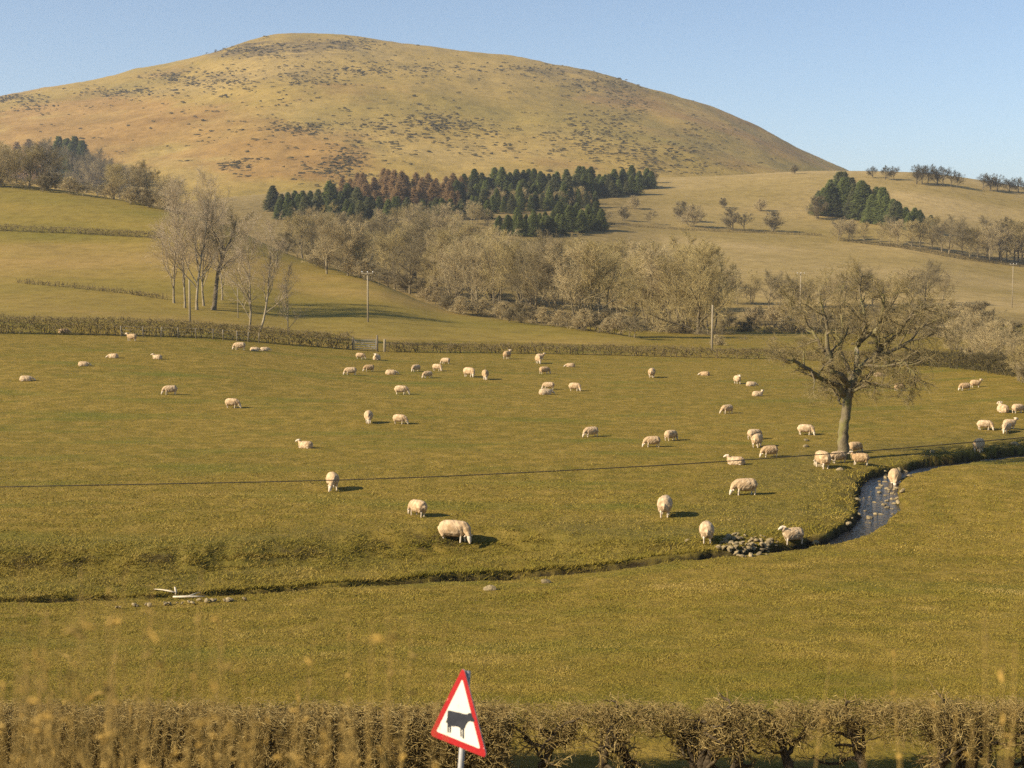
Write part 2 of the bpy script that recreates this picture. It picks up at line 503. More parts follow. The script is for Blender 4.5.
pys = np.arange(400, 168, -0.72)
rows = np.concatenate([np.linspace(-30, 3, 8), np.linspace(4, 25, 36), np.linspace(25.5, 35.8, 50), CAMZ * F / pys,
                       CAMZ * F / np.arange(168, 70, -1.0), np.linspace(210, 700, 30), np.linspace(800, 6000, 14)])
cols = np.concatenate([np.linspace(-9000, -340, 24), np.arange(-300, 1326, 2.4), np.linspace(1360, 9500, 24)])
gY = np.repeat(rows[:, None], len(cols), 1)
gX = (cols - CX)[None, :] / F * np.maximum(np.abs(gY), 6) * math.cos(PITCH)
gz, gs, gr, _ = ground_z(gX.ravel(), gY.ravel(), True)
nr, nc = gX.shape
idx = np.arange(nr * nc).reshape(nr, nc)
gf = np.stack([idx[:-1, :-1], idx[:-1, 1:], idx[1:, 1:], idx[1:, :-1]], -1).reshape(-1, 4)
me = mesh_np("ground", np.stack([gX.ravel(), gY.ravel(), gz], 1), gf, [M_field], True, {"soil": gs, "rough": gr})
link("ground", me, kind="structure")


def sheet(name, ctrl, px_res, t_res, m, jitter=0.0, jscale=.01, attrs=None):
    """ctrl: {px: [(depth, py), ...]}"""
    pxs = np.array(sorted(ctrl)); A = np.array([ctrl[p] for p in pxs], float)
    qs = np.arange(pxs[0], pxs[-1] + .1, px_res)
    B = pchip(pxs, A, qs)                                   # (nq, k, 2)
    # to world heights at the control points, then interpolate z over depth
    W = at_depth(np.repeat(qs[:, None], B.shape[1], 1), B[..., 1], B[..., 0])
    tt = np.linspace(0, B.shape[1] - 1, t_res)
    Y = pchip(np.arange(B.shape[1]), B[..., 0].T, tt)        # (t, nq)
    Z = np.empty_like(Y)
    for i in range(len(qs)):
        Z[:, i] = pchip(B[i, :, 0], W[i, :, 2], Y[:, i])
    X = (qs - CX)[None, :] / F * Y * math.cos(PITCH)
    if jitter:
        Z = Z + jitter * fbm(X * jscale, Y * jscale, 5)
    V = np.stack([X.ravel(), Y.ravel(), Z.ravel()], 1)
    n, k = X.shape
    ix = np.arange(n * k).reshape(n, k)
    f = np.stack([ix[:-1, :-1], ix[:-1, 1:], ix[1:, 1:], ix[1:, :-1]], -1).reshape(-1, 4)
    at = attrs(X.ravel(), Y.ravel(), Z.ravel()) if attrs else None
    me = mesh_np(name, V, f, [m], True, at)
    o = link(name, me, kind="structure")
    return o, BVHTree.FromPolygons([tuple(v) for v in V], [tuple(q) for q in f])


left_ctrl = {
    -300: [(149, 331.5), (200, 312), (300, 255), (430, 168), (520, 190), (700, 262)],
    0: [(151, 335), (200, 306), (290, 244), (400, 183), (480, 195), (700, 262)],
    100: [(153, 336.5), (200, 308), (280, 252), (380, 197), (460, 212), (700, 262)],
    200: [(156, 340), (195, 317), (265, 262), (350, 217), (430, 234), (700, 265)],
    300: [(159, 347), (190, 331), (240, 293), (310, 258), (380, 272), (700, 278)],
    370: [(162, 353), (185, 339), (225, 308), (275, 280), (340, 292), (700, 283)],
    450: [(164, 355), (180, 347), (210, 328), (250, 311), (300, 318), (700, 292)],
    520: [(165, 356), (178, 350), (200, 336), (228, 323), (270, 328), (700, 292)],
    600: [(166, 357), (175, 353), (192, 341), (212, 331), (250, 336), (700, 292)],
    700: [(164, 359), (170, 356), (183, 351), (195, 347), (230, 349), (700, 292)],
    820: [(161, 363), (166, 361), (172, 359), (182, 358), (220, 356), (700, 300)],
}
_, bvh_left = sheet("left_hill", left_ctrl, 5, 110, M_left, .35, .03)
right_ctrl = {
    100: [(185, 345), (230, 335), (300, 305), (450, 255), (620, 225), (850, 212), (1050, 225)],
    290: [(185, 345), (230, 330), (300, 288), (450, 240), (620, 210), (850, 194), (1050, 215)],
    400: [(185, 352), (230, 337), (300, 302), (450, 248), (620, 210), (850, 186), (1050, 205)],
    520: [(185, 356), (230, 341), (300, 306), (450, 252), (620, 212), (850, 182), (1050, 205)],
    600: [(182, 358), (230, 344), (300, 313), (450, 257), (620, 214), (850, 181), (1050, 200)],
    700: [(178, 359), (230, 345), (300, 318), (450, 264), (620, 219), (850, 178), (1050, 195)],
    820: [(172, 363), (230, 347), (300, 320), (450, 270), (620, 226), (850, 172), (1050, 190)],
    900: [(162, 369), (230, 349), (300, 318), (450, 274), (620, 228), (850, 173), (1050, 190)],
    1024: [(134, 384), (230, 352), (300, 320), (450, 287), (620, 244), (850, 188), (1050, 206)],
    1330: [(112, 410), (230, 372), (300, 342), (450, 302), (620, 268), (850, 225), (1050, 242)],
}


def right_attr(X, Y, Z):
    px = CX + F * X / Y
    f = sstep(345, 270, Y + 25 * fbm(X * .02, Y * .02, 3))
    wood = sstep(690, 610, px) * sstep(900, 640, Y)
    return {"scrub": np.clip(np.maximum(f, wood), 0, 1)}


_, bvh_right = sheet("right_hill", right_ctrl, 5, 160, M_right, .8, .012, right_attr)

sky_px = [-700, -400, -200, -100, 0, 50, 100, 160, 200, 250, 272, 300, 340, 400, 460, 520, 600, 660, 700, 750, 800, 840, 880, 1000, 1300]
sky_py = [215, 165, 133, 114, 97, 88, 80, 67, 57, 42, 37, 34.5, 36, 43, 51, 59, 75, 91, 104, 126, 150, 168, 188, 225, 262]
mctrl = {}
for p, ys in zip(sky_px, sky_py):
    yb = max(232, ys + 12)
    g = lambda f: yb + (ys - yb) * f
    mctrl[p] = [(800, g(0)), (960, g(.30)), (1150, g(.60)), (1400, g(.86)), (1640, g(1.0)), (1950, g(.93)), (2600, g(.4))]


def mtn_attr(X, Y, Z):
    px = CX + F * X / Y
    dy = (Z - CAMZ) / Y
    py = CY - F * np.tan(np.arctan(dy) + PITCH)
    br = np.zeros(len(X)); he = np.zeros(len(X))
    for cx, cy, rx, ry, a in ((40, 140, 130, 30, .62), (150, 122, 110, 26, .45), (270, 150, 90, 26, .62), (330, 165, 60, 22, .45), (60, 105, 100, 18, .35), (730, 120, 110, 26, .42), (640, 95, 60, 14, .3), (800, 150, 60, 16, .4), (560, 165, 120, 12, .3), (330, 90, 60, 12, .2)):
        br += a * np.exp(-((px - cx) / rx)**2 - ((py - cy) / ry)**2)
    for cx, cy, rx, ry, a in ((255, 50, 50, 8, 1.6), (330, 46, 60, 7, 1.1), (15, 97, 30, 5, 1.), (130, 90, 40, 6, .7), (205, 76, 60, 8, .6), (560, 72, 60, 7, .6), (610, 90, 40, 16, .5), (300, 75, 40, 10, .4)):
        he += a * np.exp(-((px - cx) / rx)**2 - ((py - cy) / ry)**2)
    return {"bracken": np.clip(br, 0, 1), "heather": np.clip(he, 0, 1)}


_, bvh_mtn = sheet("mountain", mctrl, 2.6, 320, M_mtn, 6.5, .011, mtn_attr)
CAMV = Vector((0, 0, CAMZ))


def hit(px, py, ground=True):
    """first point of the terrain seen at a photo pixel"""
    d = Vector(raydir(px, py)); best = None
    for bv in (bvh_left, bvh_right, bvh_mtn):
        r = bv.ray_cast(CAMV, d.normalized(), 6000)
        if r[0] is not None and (best is None or r[3] < best[0]):
            best = (r[3], r[0])
    if ground and d.z < -0.02:
        P = ground_first(px, py)
        L = (Vector(P) - CAMV).length
        if P[1] < 180 and (best is None or L < best[0] + 1):
            best = (L, Vector(P))
    return best[1] if best else None


def drop(X, Y):
    """height of the top terrain sheet at X, Y"""
    z = float(ground_z(np.array([X]), np.array([Y]))[0])
    for bv in (bvh_left, bvh_right, bvh_mtn):
        r = bv.ray_cast(Vector((X, Y, 2000)), Vector((0, 0, -1)), 4000)
        if r[0] is not None:
            z = max(z, r[0].z)
    return z


# water
tx = np.gradient(SPX); ty = np.gradient(SPY); L = np.hypot(tx, ty)
nx, ny = -ty / L, tx / L
wv = []
for k in np.linspace(-1, 1, 9):
    wd = (SW + .35)
    wv.append(np.stack([SPX + nx * wd * k, SPY + ny * wd * k, wz(SPX)], 1))
wv = np.array(wv); n, k = wv.shape[:2]
ix = np.arange(n * k).reshape(n, k)
wf = np.stack([ix[:-1, :-1], ix[:-1, 1:], ix[1:, 1:], ix[1:, :-1]], -1).reshape(-1, 4)
link("stream_water", mesh_np("stream_water", wv.reshape(-1, 3), wf, [M_water], True), kind="structure")

# ------------------------------------------------------------------ vectorised branch meshes
def norm(v):
    return v / np.maximum(np.linalg.norm(v, axis=-1, keepdims=True), 1e-9)


def tubes(P, R, k):
    """P (N,n,3) R (N,n) -> verts, quads"""
    Nn, n, _ = P.shape
    T = norm(np.gradient(P, axis=1)) if n > 2 else norm(np.repeat((P[:, -1:] - P[:, :1]), n, 1))
    ref = np.where(np.abs(T[..., 2:3]) > .85, np.array([1., 0, 0]), np.array([0, 0, 1.]))
    A = norm(np.cross(T, ref)); B = np.cross(T, A)
    a = np.arange(k) / k * 2 * math.pi
    V = P[:, :, None] + R[:, :, None, None] * (np.cos(a)[:, None] * A[:, :, None] + np.sin(a)[:, None] * B[:, :, None])
    ix = np.arange(Nn * n * k).reshape(Nn, n, k)
    j = np.roll(ix, -1, 2)
    f = np.stack([ix[:, :-1], j[:, :-1], j[:, 1:], ix[:, 1:]], -1).reshape(-1, 4)
    return V.reshape(-1, 3), f


class MB:
    def __init__(s): s.V = []; s.F = []; s.n = 0; s.a = []
    def add(s, V, f, tone=None):
        s.V.append(V); s.F.append(f + s.n); s.n += len(V)
        s.a.append(np.zeros(len(V)) if tone is None else tone)
        return s
    def tubes(s, P, R, k): return s.add(*tubes(np.asarray(P, float), np.asarray(R, float), k))
    def tube(s, pts, rad, k=8):
        P = np.asarray(pts, float)[None]
        R = np.broadcast_to(np.asarray(rad, float), P.shape[1])[None]
        s.tubes(P, R, k)
        for e, rev in ((0, 1), (-1, 0)):                       # caps
            m = s.n - P.shape[1] * k
            ring = np.arange(k) + (m if e == 0 else s.n - k)
            s.F.append((ring[::-1] if rev else ring)[None])
        return s
    def box(s, lo, hi, M=None):
        lo = np.array(lo, float); hi = np.array(hi, float)
        c = np.array([[x, y, z] for x in (0, 1) for y in (0, 1) for z in (0, 1)]) * (hi - lo) + lo
        if M is not None:
            c = np.array([M @ Vector(v) for v in c])
        return s.add(c, np.array([[0, 1, 3, 2], [4, 6, 7, 5], [0, 4, 5, 1], [2, 3, 7, 6], [0, 2, 6, 4], [1, 5, 7, 3]]))
    def mesh(s, name, mats, smooth=True, tone=False):
        fs = {}
        for f in s.F:
            fs.setdefault(f.shape[1], []).append(f)
        return mesh_np(name, np.concatenate(s.V), [np.concatenate(v) for v in fs.values()], mats, smooth,
                       {"tone": np.concatenate(s.a)} if tone else None)


def grow(start, d, length, r0, r1, nseg, wob, up, g):
    Nn = len(start); P = np.empty((Nn, nseg + 1, 3)); P[:, 0] = start; d = norm(d)
    for i in range(nseg):
        d = norm(d + wob * g.normal(size=(Nn, 3)) + np.array([0, 0, up]))
        P[:, i+1] = P[:, i] + d * (length / nseg)[:, None]
    R = r0[:, None] + (r1 - r0)[:, None] * np.linspace(0, 1, nseg + 1)[None]
    return P, R


def spawn(P, R, per, t0, t1, a0, a1, g, flat=0.0):
    Nn, n, _ = P.shape
    par = np.repeat(np.arange(Nn), per)
    t = t0 + (t1 - t0) * ((np.tile(np.arange(per), Nn) + g.random(Nn * per)) / per)
    x = t * (n - 1); i = np.minimum(x.astype(int), n - 2); f = (x - i)[:, None]
    pos = P[par, i] * (1 - f) + P[par, i+1] * f
    rad = R[par, i] * (1 - f[:, 0]) + R[par, i+1] * f[:, 0]
    T = norm(P[par, i+1] - P[par, i])
    v = g.normal(size=(Nn * per, 3)); v[:, 2] *= (1 - flat)
    side = norm(v - (v * T).sum(1, keepdims=True) * T)
    a = g.uniform(a0, a1, Nn * per)[:, None]
    return pos, T * np.cos(a) + side * np.sin(a), rad, t, par


def bare_tree(seed, H, trunk_r, spread, fork=0.28, nl1=9, nl2=7, nl3=7, nl4=5, tw=.014, mats=(None, None), lean=0.0, multi=1, updir=.10, l1=None, trunk_wob=.04, a1=(.5, 1.0)):
    """a bare broadleaf: returns trunk mesh (trunk + limbs) and crown mesh (branches + twigs)"""
    g = np.random.default_rng(seed)
    tk, cr = MB(), MB()
    st = np.zeros((multi, 3)); st[:, :2] = g.normal(size=(multi, 2)) * (.35 if multi > 1 else 0)
    dd = np.tile([lean, 0, 1.0], (multi, 1)); dd[:, :2] += g.normal(size=(multi, 2)) * (.13 if multi > 1 else .03)
    P, R = grow(st - np.array([0, 0, .4]), dd, np.full(multi, H * .9 + .4) * g.uniform(.85, 1.05, multi), np.full(multi, trunk_r), np.full(multi, trunk_r * .12), 12, trunk_wob, .06, g)
    R[:, 0] *= 1.35
    tk.tubes(P, R, 7)
    p, d, r, t, _ = spawn(P, R, nl1, fork, .97, a1[0], a1[1], g, .2)
    ln = (l1 or H * .42) * spread * (1.15 - .75 * (t - fork) / (1 - fork)) * g.uniform(.75, 1.2, len(t))
    P1, R1 = grow(p, d, ln, np.minimum(r * .62, trunk_r * .45), r * .10 + tw, 7, .16, updir, g)
    tk.tubes(P1, R1, 5)
    p, d, r, t, pa = spawn(P1, R1, nl2, .22, 1.0, .4, 1.0, g)
    P2, R2 = grow(p, d, ln[pa] * .48 * (1.15 - .5 * t) * g.uniform(.7, 1.2, len(t)), r * .6, np.full(len(t), tw * 1.2), 5, .18, updir * .8, g)
    cr.tubes(P2, R2, 4)
    l2 = np.linalg.norm(P2[:, -1] - P2[:, 0], axis=1)
    p, d, r, t, pa = spawn(P2, R2, nl3, .15, 1.0, .35, 1.0, g)
    P3, R3 = grow(p, d, l2[pa] * .55 * g.uniform(.6, 1.2, len(t)), np.maximum(r * .55, tw), np.full(len(t), tw * .8), 3, .2, updir * .5, g)
    cr.tubes(P3, R3, 3)
    l3 = np.linalg.norm(P3[:, -1] - P3[:, 0], axis=1)
    p, d, r, t, pa = spawn(P3, R3, nl4, .2, 1.0, .3, .9, g)
    P4, R4 = grow(p, d, np.maximum(l3[pa] * .6, .2) * g.uniform(.6, 1.3, len(t)), np.full(len(t), tw * .8), np.full(len(t), tw * .3), 2, .15, 0, g)
    cr.tubes(P4, R4, 3)
    return tk.mesh("trunk", [mats[0]]), cr.mesh("crown", [mats[1]])


def tree_thing(name, tm, cm, loc, rz, sc, label, cat='tree', group=None):
    o = empty(name, loc, rz, label, cat, group)
    o.scale = sc if isinstance(sc, tuple) else (sc, sc, sc)
    link("trunk", tm, o); link("crown", cm, o)
    return o


def px_height(h_px, Y):
    return h_px * Y / F


# ------------------------------------------------------------------ the oak by the stream
def hero_oak():
    g = np.random.default_rng(21)
    base = ground_first(846, 459); D = base[1]
    def wp(zx, zy, dep):                    # photo pixel of the limb, depth offset in metres, relative to the base
        return at_depth(np.array(684 + zx / 3.012), np.array(250 + zy / 3.012), D + dep) - base
    tk, cr = MB(), MB()
    def limb(pts, r):
        P = np.array([wp(*q) for q in pts]); n = len(P)
        tq = np.linspace(0, n - 1, 3 * n)
        P = pchip(np.arange(n), P, tq) + g.normal(size=(3 * n, 3)) * .035
        R = np.interp(tq, np.arange(n), r) * (1 if r[0] > .4 else .84)
        return P, R
    root = np.array([[0, 0, -.5], [0, 0, 0]])
    Pt, Rt = limb([(484, 640, 0), (480, 590, 0), (481, 540, .05), (486, 490, .1), (494, 445, .05), (503, 405, 0), (515, 375, .1)], [.42, .31, .275, .26, .255, .27, .21])
    tk.tube(Pt, Rt, 12)
    for aa in np.linspace(0, 5.5, 6):        # root flare
        tk.tube([(.18*math.cos(aa), .18*math.sin(aa), .5), (.34*math.cos(aa), .34*math.sin(aa), .16), (.62*math.cos(aa), .62*math.sin(aa), -.2)], [.13, .12, .05], 6)
    limbs = [
        ([(483, 440, 0), (465, 408, -.3), (430, 398, -.7), (400, 376, -1.1), (362, 350, -1.5), (330, 335, -1.8), (298, 330, -2.0)], [.2, .19, .16, .14, .12, .09, .04]),
        ([(500, 410, 0), (480, 385, -.4), (448, 365, -.8), (442, 330, -1), (430, 280, -1.2), (432, 230, -1.3), (415, 170, -1.5), (405, 120, -1.6)], [.25, .22, .18, .16, .14, .11, .07, .03]),
        ([(445, 335, -1), (415, 290, -.6), (395, 255, -.3), (370, 215, .1), (340, 180, .4), (322, 165, .6)], [.13, .11, .09, .07, .05, .02]),
        ([(515, 385, .1), (535, 350, -.1), (570, 325, -.4), (590, 290, -.7), (572, 255, -1), (590, 215, -1.3), (600, 160, -1.5), (590, 110, -1.6)], [.24, .23, .19, .16, .13, .10, .07, .03]),
        ([(512, 380, .1), (520, 335, .6), (520, 290, 1.0), (545, 250, 1.3), (540, 190, 1.5), (530, 120, 1.6), (535, 65, 1.7)], [.22, .18, .15, .12, .10, .06, .03]),
        ([(570, 325, -.4), (620, 305, -.2), (670, 285, 0), (700, 250, .3), (735, 220, .5), (790, 205, .8)], [.15, .13, .10, .08, .06, .02]),
        ([(590, 290, -.7), (640, 260, -1.2), (670, 215, -1.6), (700, 180, -2), (760, 165, -2.3)], [.13, .11, .08, .05, .02]),
        ([(505, 415, .1), (540, 395, 1.0), (575, 360, 1.8), (620, 340, 2.5), (680, 330, 3.0), (740, 350, 3.3)], [.18, .15, .12, .09, .06, .02]),
        ([(500, 430, 0), (530, 415, -1), (560, 400, -1.7), (600, 405, -2.3), (650, 430, -2.8)], [.12, .10, .08, .05, .02]),
        ([(500, 400, 0), (495, 350, 1.4), (470, 300, 2.2), (480, 240, 2.7), (470, 170, 3.1), (475, 110, 3.2)], [.17, .14, .12, .09, .06, .03]),
        ([(490, 455, 0), (470, 430, .8), (462, 400, 1.4), (450, 380, 2.4)], [.09, .08, .05, .02]),
        ([(485, 470, 0), (465, 455, .3), (462, 430, .4), (470, 410, .5)], [.08, .07, .05, .02]),
        ([(520, 290, 1.0), (570, 240, 1.9), (620, 180, 2.4), (650, 120, 2.6)], [.12, .09, .06, .02]),
        ([(530, 350, -.1), (600, 350, -1.2), (650, 340, -1.8), (690, 370, -2.2), (700, 410, -2.5)], [.11, .09, .07, .05, .02]),
    ]
    Ps, Rs = [], []
    for pts, r in limbs:
        P, R = limb(pts, r)
        tk.tube(P, R, 7)
        q = np.linspace(0, len(P) - 1, 13)
        Ps.append(pchip(np.arange(len(P)), P, q)); Rs.append(np.interp(q, np.arange(len(P)), R))
    P0, R0 = np.array(Ps), np.array(Rs)
    p, d, r, t, pa = spawn(P0, R0, 12, .25, 1.0, .5, 1.15, g)
    ln = g.uniform(.9, 2.3, len(t)) * (1.15 - .4 * t)
    P1, R1 = grow(p, d, ln, np.minimum(r * .6, .07), np.full(len(t), .016), 6, .26, .07, g)
    tk.tubes(P1, R1, 5)
    p, d, r, t, pa = spawn(P1, R1, 6, .2, 1.0, .4, 1.1, g)
    P2, R2 = grow(p, d, ln[pa] * g.uniform(.3, .65, len(t)), r * .6, np.full(len(t), .008), 4, .26, .05, g)
    cr.tubes(P2, R2, 4)
    l2 = np.linalg.norm(P2[:, -1] - P2[:, 0], axis=1)
    p, d, r, t, pa = spawn(P2, R2, 5, .2, 1.0, .4, 1.1, g)
    P3, R3 = grow(p, d, np.maximum(l2[pa], .25) * g.uniform(.4, .8, len(t)), np.full(len(t), .008), np.full(len(t), .005), 3, .22, .0, g)
    cr.tubes(P3, R3, 3)
    p, d, r, t, pa = spawn(P3, R3, 4, .25, 1.0, .4, 1.0, g)
    P4, R4 = grow(p, d, g.uniform(.10, .32, len(t)), np.full(len(t), .0045), np.full(len(t), .003), 1, .1, 0, g)
    cr.tubes(P4, R4, 3)
    # fine hanging sprays off the trunk and low boughs
    o = empty("oak_tree", tuple(base), 0, "large spreading bare oak standing alone on the stream bank", "tree")
    link("trunk", tk.mesh("trunk", [M_bark_oak]), o)
    link("crown", cr.mesh("crown", [M_twig_oak]), o)


hero_oak()

# ------------------------------------------------------------------ copse behind the left hedge
CP = (M_bark_pale, M_twig_pale)
cop = [  # px, py base, height px, kind, label
    (174, 303, 118, 0, "slender bare tree with a long low limb at the left edge of the copse"),
    (185, 308, 125, 1, "tall pale bare tree just left of the pole in the copse"),
    (197, 310, 132, 2, "tallest pale bare tree in the copse, right of the pole"),
    (204, 306, 120, 0, "slim pale bare tree between the tallest one and the dark leaning one"),
    (213, 310, 112, 3, "dark thick-trunked bare tree leaning right in the copse"),
    (222, 300, 98, 1, "thin bare tree behind the dark leaning trunk of the copse"),
    (249, 334, 122, 0, "upright pale bare tree behind the hedge, left one of a close pair"),
    (258, 335, 128, 4, "pale bare tree leaning right, right one of a close pair behind the hedge"),
    (288, 337, 78, 5, "small pale bare sapling standing apart right of the copse"),
]
protos_c = [
    bare_tree(101, 15, .15, .85, .16, 18, 7, 7, 5, .008, CP, -.05, 1, .16, a1=(.4, .95)),
    bare_tree(102, 15, .14, .85, .15, 20, 7, 7, 5, .008, CP, 0, 1, .18, a1=(.4, .9)),
    bare_tree(103, 16, .17, .9, .18, 20, 7, 7, 5, .008, CP, 0.02, 1, .18, a1=(.35, .9)),
    bare_tree(104, 13, .30, .85, .34, 11, 7, 6, 4, .011, (M_bark_dark, M_twig_c), .20, 1, .10, trunk_wob=.09),
    bare_tree(105, 15, .15, .70, .22, 15, 7, 6, 4, .008, CP, .22, 1, .16, a1=(.35, .9)),
    bare_tree(106, 9, .08, .62, .15, 14, 6, 5, 4, .008, CP, .06, 1, .18, a1=(.35, .8)),
]
PH = [15, 15, 16, 13, 15, 9]
for k, (px, py, hp, kd, lb) in enumerate(cop):
    p = hit(px, py, False) or Vector(ground_first(px, py))
    s = px_height(hp, p.y) / (PH[kd] * .97)
    tree_thing("bare_tree", *protos_c[kd], p, [0.3, 2.1, 4.0, 1.2, 0, .8, 5.0, .1, 0][k] if kd not in (3, 4) else .2, s, lb, "tree", "bare trees of the copse")

# ------------------------------------------------------------------ woods
WA, WB, WC = (M_bark, M_twig_a), (M_bark, M_twig_b), (M_bark, M_twig_c)
broad = [
    bare_tree(1, 10, .17, 1.25, .08, 13, 9, 9, 7, .010, WA, 0, 1, .10, a1=(.5, 1.15)),
    bare_tree(2, 10, .16, 1.15, .07, 13, 9, 9, 7, .010, WB, 0, 1, .14, a1=(.45, 1.0)),
    bare_tree(3, 10, .11, 1.0, .08, 7, 8, 8, 6, .010, WB, 0, 3, .14, a1=(.4, 1.0)),
    bare_tree(4, 10, .18, 1.25, .10, 13, 9, 9, 7, .010, WC, 0, 1, .09, a1=(.55, 1.2)),
    bare_tree(5, 10, .10, 1.0, .07, 7, 8, 8, 6, .010, WA, 0, 3, .16, a1=(.45, 1.0)),
    bare_tree(6, 10, .20, 1.15, .12, 13, 9, 9, 7, .010, WA, .05, 1, .10, trunk_wob=.09, a1=(.55, 1.1)),
]
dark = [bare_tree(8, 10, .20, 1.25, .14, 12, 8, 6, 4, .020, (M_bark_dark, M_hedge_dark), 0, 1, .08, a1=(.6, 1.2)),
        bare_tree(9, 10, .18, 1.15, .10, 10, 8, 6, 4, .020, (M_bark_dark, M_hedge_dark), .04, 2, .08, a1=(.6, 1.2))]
bush = [bare_tree(31, 5, .06, 1.15, .04, 7, 7, 6, 4, .016, WC, 0, 4, .10, a1=(.6, 1.2)),
        bare_tree(32, 5, .06, 1.15, .04, 7, 7, 6, 4, .016, WB, 0, 4, .08, a1=(.6, 1.2)),
        bare_tree(33, 4.5, .09, 1.2, .14, 9, 7, 6, 4, .016, WC, .05, 1, .06, a1=(.7, 1.25))]
g = np.random.default_rng(5)


def plant(px, py, hp, kinds, label, name="bare_tree", group=None, cat="tree", ph=10.0, wide=1.0, fromz=False):
    p = hit(px, py, False) if not fromz else hit(px, py)
    if p is None:
        p = Vector(ground_first(px, py))
    pr = kinds[int(g.integers(len(kinds)))]
    s = px_height(hp, p.y) / ph
    return tree_thing(name, *pr, p - Vector((0, 0, .1)), g.uniform(0, 6.28), (s * wide, s * wide, s), label, cat, group)


def wood_line(pts, step, hp, kinds, label, group, name="bare_tree", jit=4, wide=1.0, cat="tree", ph=10.0):
    pts = np.array(pts, float)
    x = pts[0, 0]
    while x <= pts[-1, 0]:
        y = np.interp(x, pts[:, 0], pts[:, 1]) + g.uniform(-jit, jit) * .5
        h = (.93 if name == 'bare_tree' else 1) * np.interp(x, pts[:, 0], pts[:, 2] if pts.shape[1] > 2 else np.full(len(pts), hp)) * g.uniform(*((.68, 1.14) if ph > 11 else (.8, 1.15)))
        plant(x + g.uniform(-jit, jit), y, h, kinds, label, name, group, cat, ph, wide)
        x += step * g.uniform(.75, 1.3)


# --- valley wood, back to front (rows lie on the slope behind the crest of the left pasture)
lw = "bare grey-brown tree crowded into the valley wood below the conifers"
gw = "bare trees filling the valley wood"
wood_line([(496, 205, 18), (540, 207, 20), (590, 206, 18)], 9, 20, broad[:3], lw, gw, wide=1.4)
wood_line([(380, 226, 22), (440, 226, 24), (500, 226, 22)], 12, 22, broad[:3], lw, gw, wide=1.4)
wood_line([(300, 234, 22), (360, 234, 22), (430, 236, 28), (470, 240, 26)], 13, 34, broad[:3], lw, gw, wide=1.35)
wood_line([(292, 246, 30), (345, 244, 32), (420, 250, 34), (500, 253, 28)], 14, 42, broad, lw, gw, wide=1.35)
wood_line([(300, 258, 46), (345, 256, 46), (420, 266, 42), (500, 270, 36), (600, 270, 30), (640, 272, 26)], 14, 46, broad, lw, gw, wide=1.3)
wood_line([(330, 276, 54), (400, 280, 56), (470, 282, 50), (560, 286, 48), (650, 288, 44), (695, 290, 40)], 15, 52, broad, lw, gw, wide=1.25)
wood_line([(410, 296, 62), (480, 302, 68), (560, 306, 64), (640, 310, 64), (700, 310, 60)], 16, 60, broad, lw, gw, wide=1.2)
# --- front row at the edge of the pasture
front = [(395, 289, 62, 0), (416, 288, 70, 3), (438, 296, 64, 1), (456, 309, 62, 2), (478, 313, 74, 1), (498, 316, 80, 4), (520, 320, 80, 0),
         (536, 322, 84, 3), (558, 325, 82, 1), (578, 329, 86, 2), (600, 331, 92, 0), (616, 333, 84, 4), (632, 335, 90, 1), (648, 338, 88, 4), (664, 340, 98, 2), (680, 342, 100, 4), (696, 344, 100, 5), (710, 344, 92, 4)]
for px, py, hp, kd in front:
    plant(px, py, hp, [broad[kd]], "bare tree in the front row of the valley wood along the pasture edge", "bare_tree", "front row of the valley wood", wide=1.15)
wood_line([(288, 254, 20), (330, 271, 22), (390, 287, 20), (450, 309, 16)], 9, 22, bush, "brown bush along the lower edge of the wood beside the left pasture", "bushes along the left pasture edge", "bush", 2, 1.5, "bush", 4.6)
wood_line([(450, 312, 16), (520, 323, 18), (600, 332, 20), (660, 340, 22), (725, 347, 20)], 8, 20, bush, "low bush between the front trunks of the valley wood", "undergrowth bushes of the valley wood", "bush", 3, 1.5, "bush", 4.6)
# --- left shoulder wood
lsw = "bare tree in the grey belt of trees on the crest of the left pasture"
wood_line([(-20, 184, 40), (20, 186, 42), (60, 190, 42), (110, 198, 40), (150, 205, 38), (178, 212, 36)], 12, 40, [broad[0], broad[2], broad[3], broad[5]], lsw, "belt of trees on the left crest", wide=1.45)
wood_line([(-15, 178, 36), (40, 180, 38), (90, 188, 36), (140, 196, 32)], 13, 36, [broad[3], broad[0]], lsw, "belt of trees on the left crest", wide=1.45)

wood_line([(-20, 186, 14), (60, 192, 16), (110, 199, 16), (178, 214, 16)], 9, 16, bush, "low bush under the grey belt of trees on the left crest", "undergrowth bushes on the left crest", "bush", 3, 1.6, "bush", 4.6)

# --- conifers
def conifer(seed, H, wd, m, sparse=1.0):
    g = np.random.default_rng(seed)
    tk, cr = MB(), MB()
    tk.tubes(np.array([[[0, 0, -.4], [0, 0, H * .5], [0, 0, H]]]), np.array([[.2, .12, .02]]), 6)
    n = int(700 * sparse)
    t = g.random(n) ** .8 * .93 + .05
    a = g.random(n) * 6.283
    ln = wd * (1.03 - t) ** .7 * g.uniform(.6, 1.1, n) + .15
    st = np.stack([np.zeros(n), np.zeros(n), H * t], 1)
    dr = np.stack([np.cos(a), np.sin(a), g.uniform(-.25, .35, n)], 1)
    P, R = grow(st, dr, ln, np.full(n, .04), np.full(n, .012), 4, .08, -.06, g)
    tk.tubes(P[:, :], R, 3)
    p, d, r, tt, pa = spawn(P, R, 14, .15, 1.0, .5, 1.0, g, .5)
    P2, R2 = grow(p, d, ln[pa] * g.uniform(.22, .42, len(tt)), np.full(len(tt), .055 * sparse + .008), np.full(len(tt), .010), 2, .1, -.05, g)
    cr.tubes(P2, R2, 3)
    return tk.mesh("trunk", [M_bark]), cr.mesh("crown", [m])


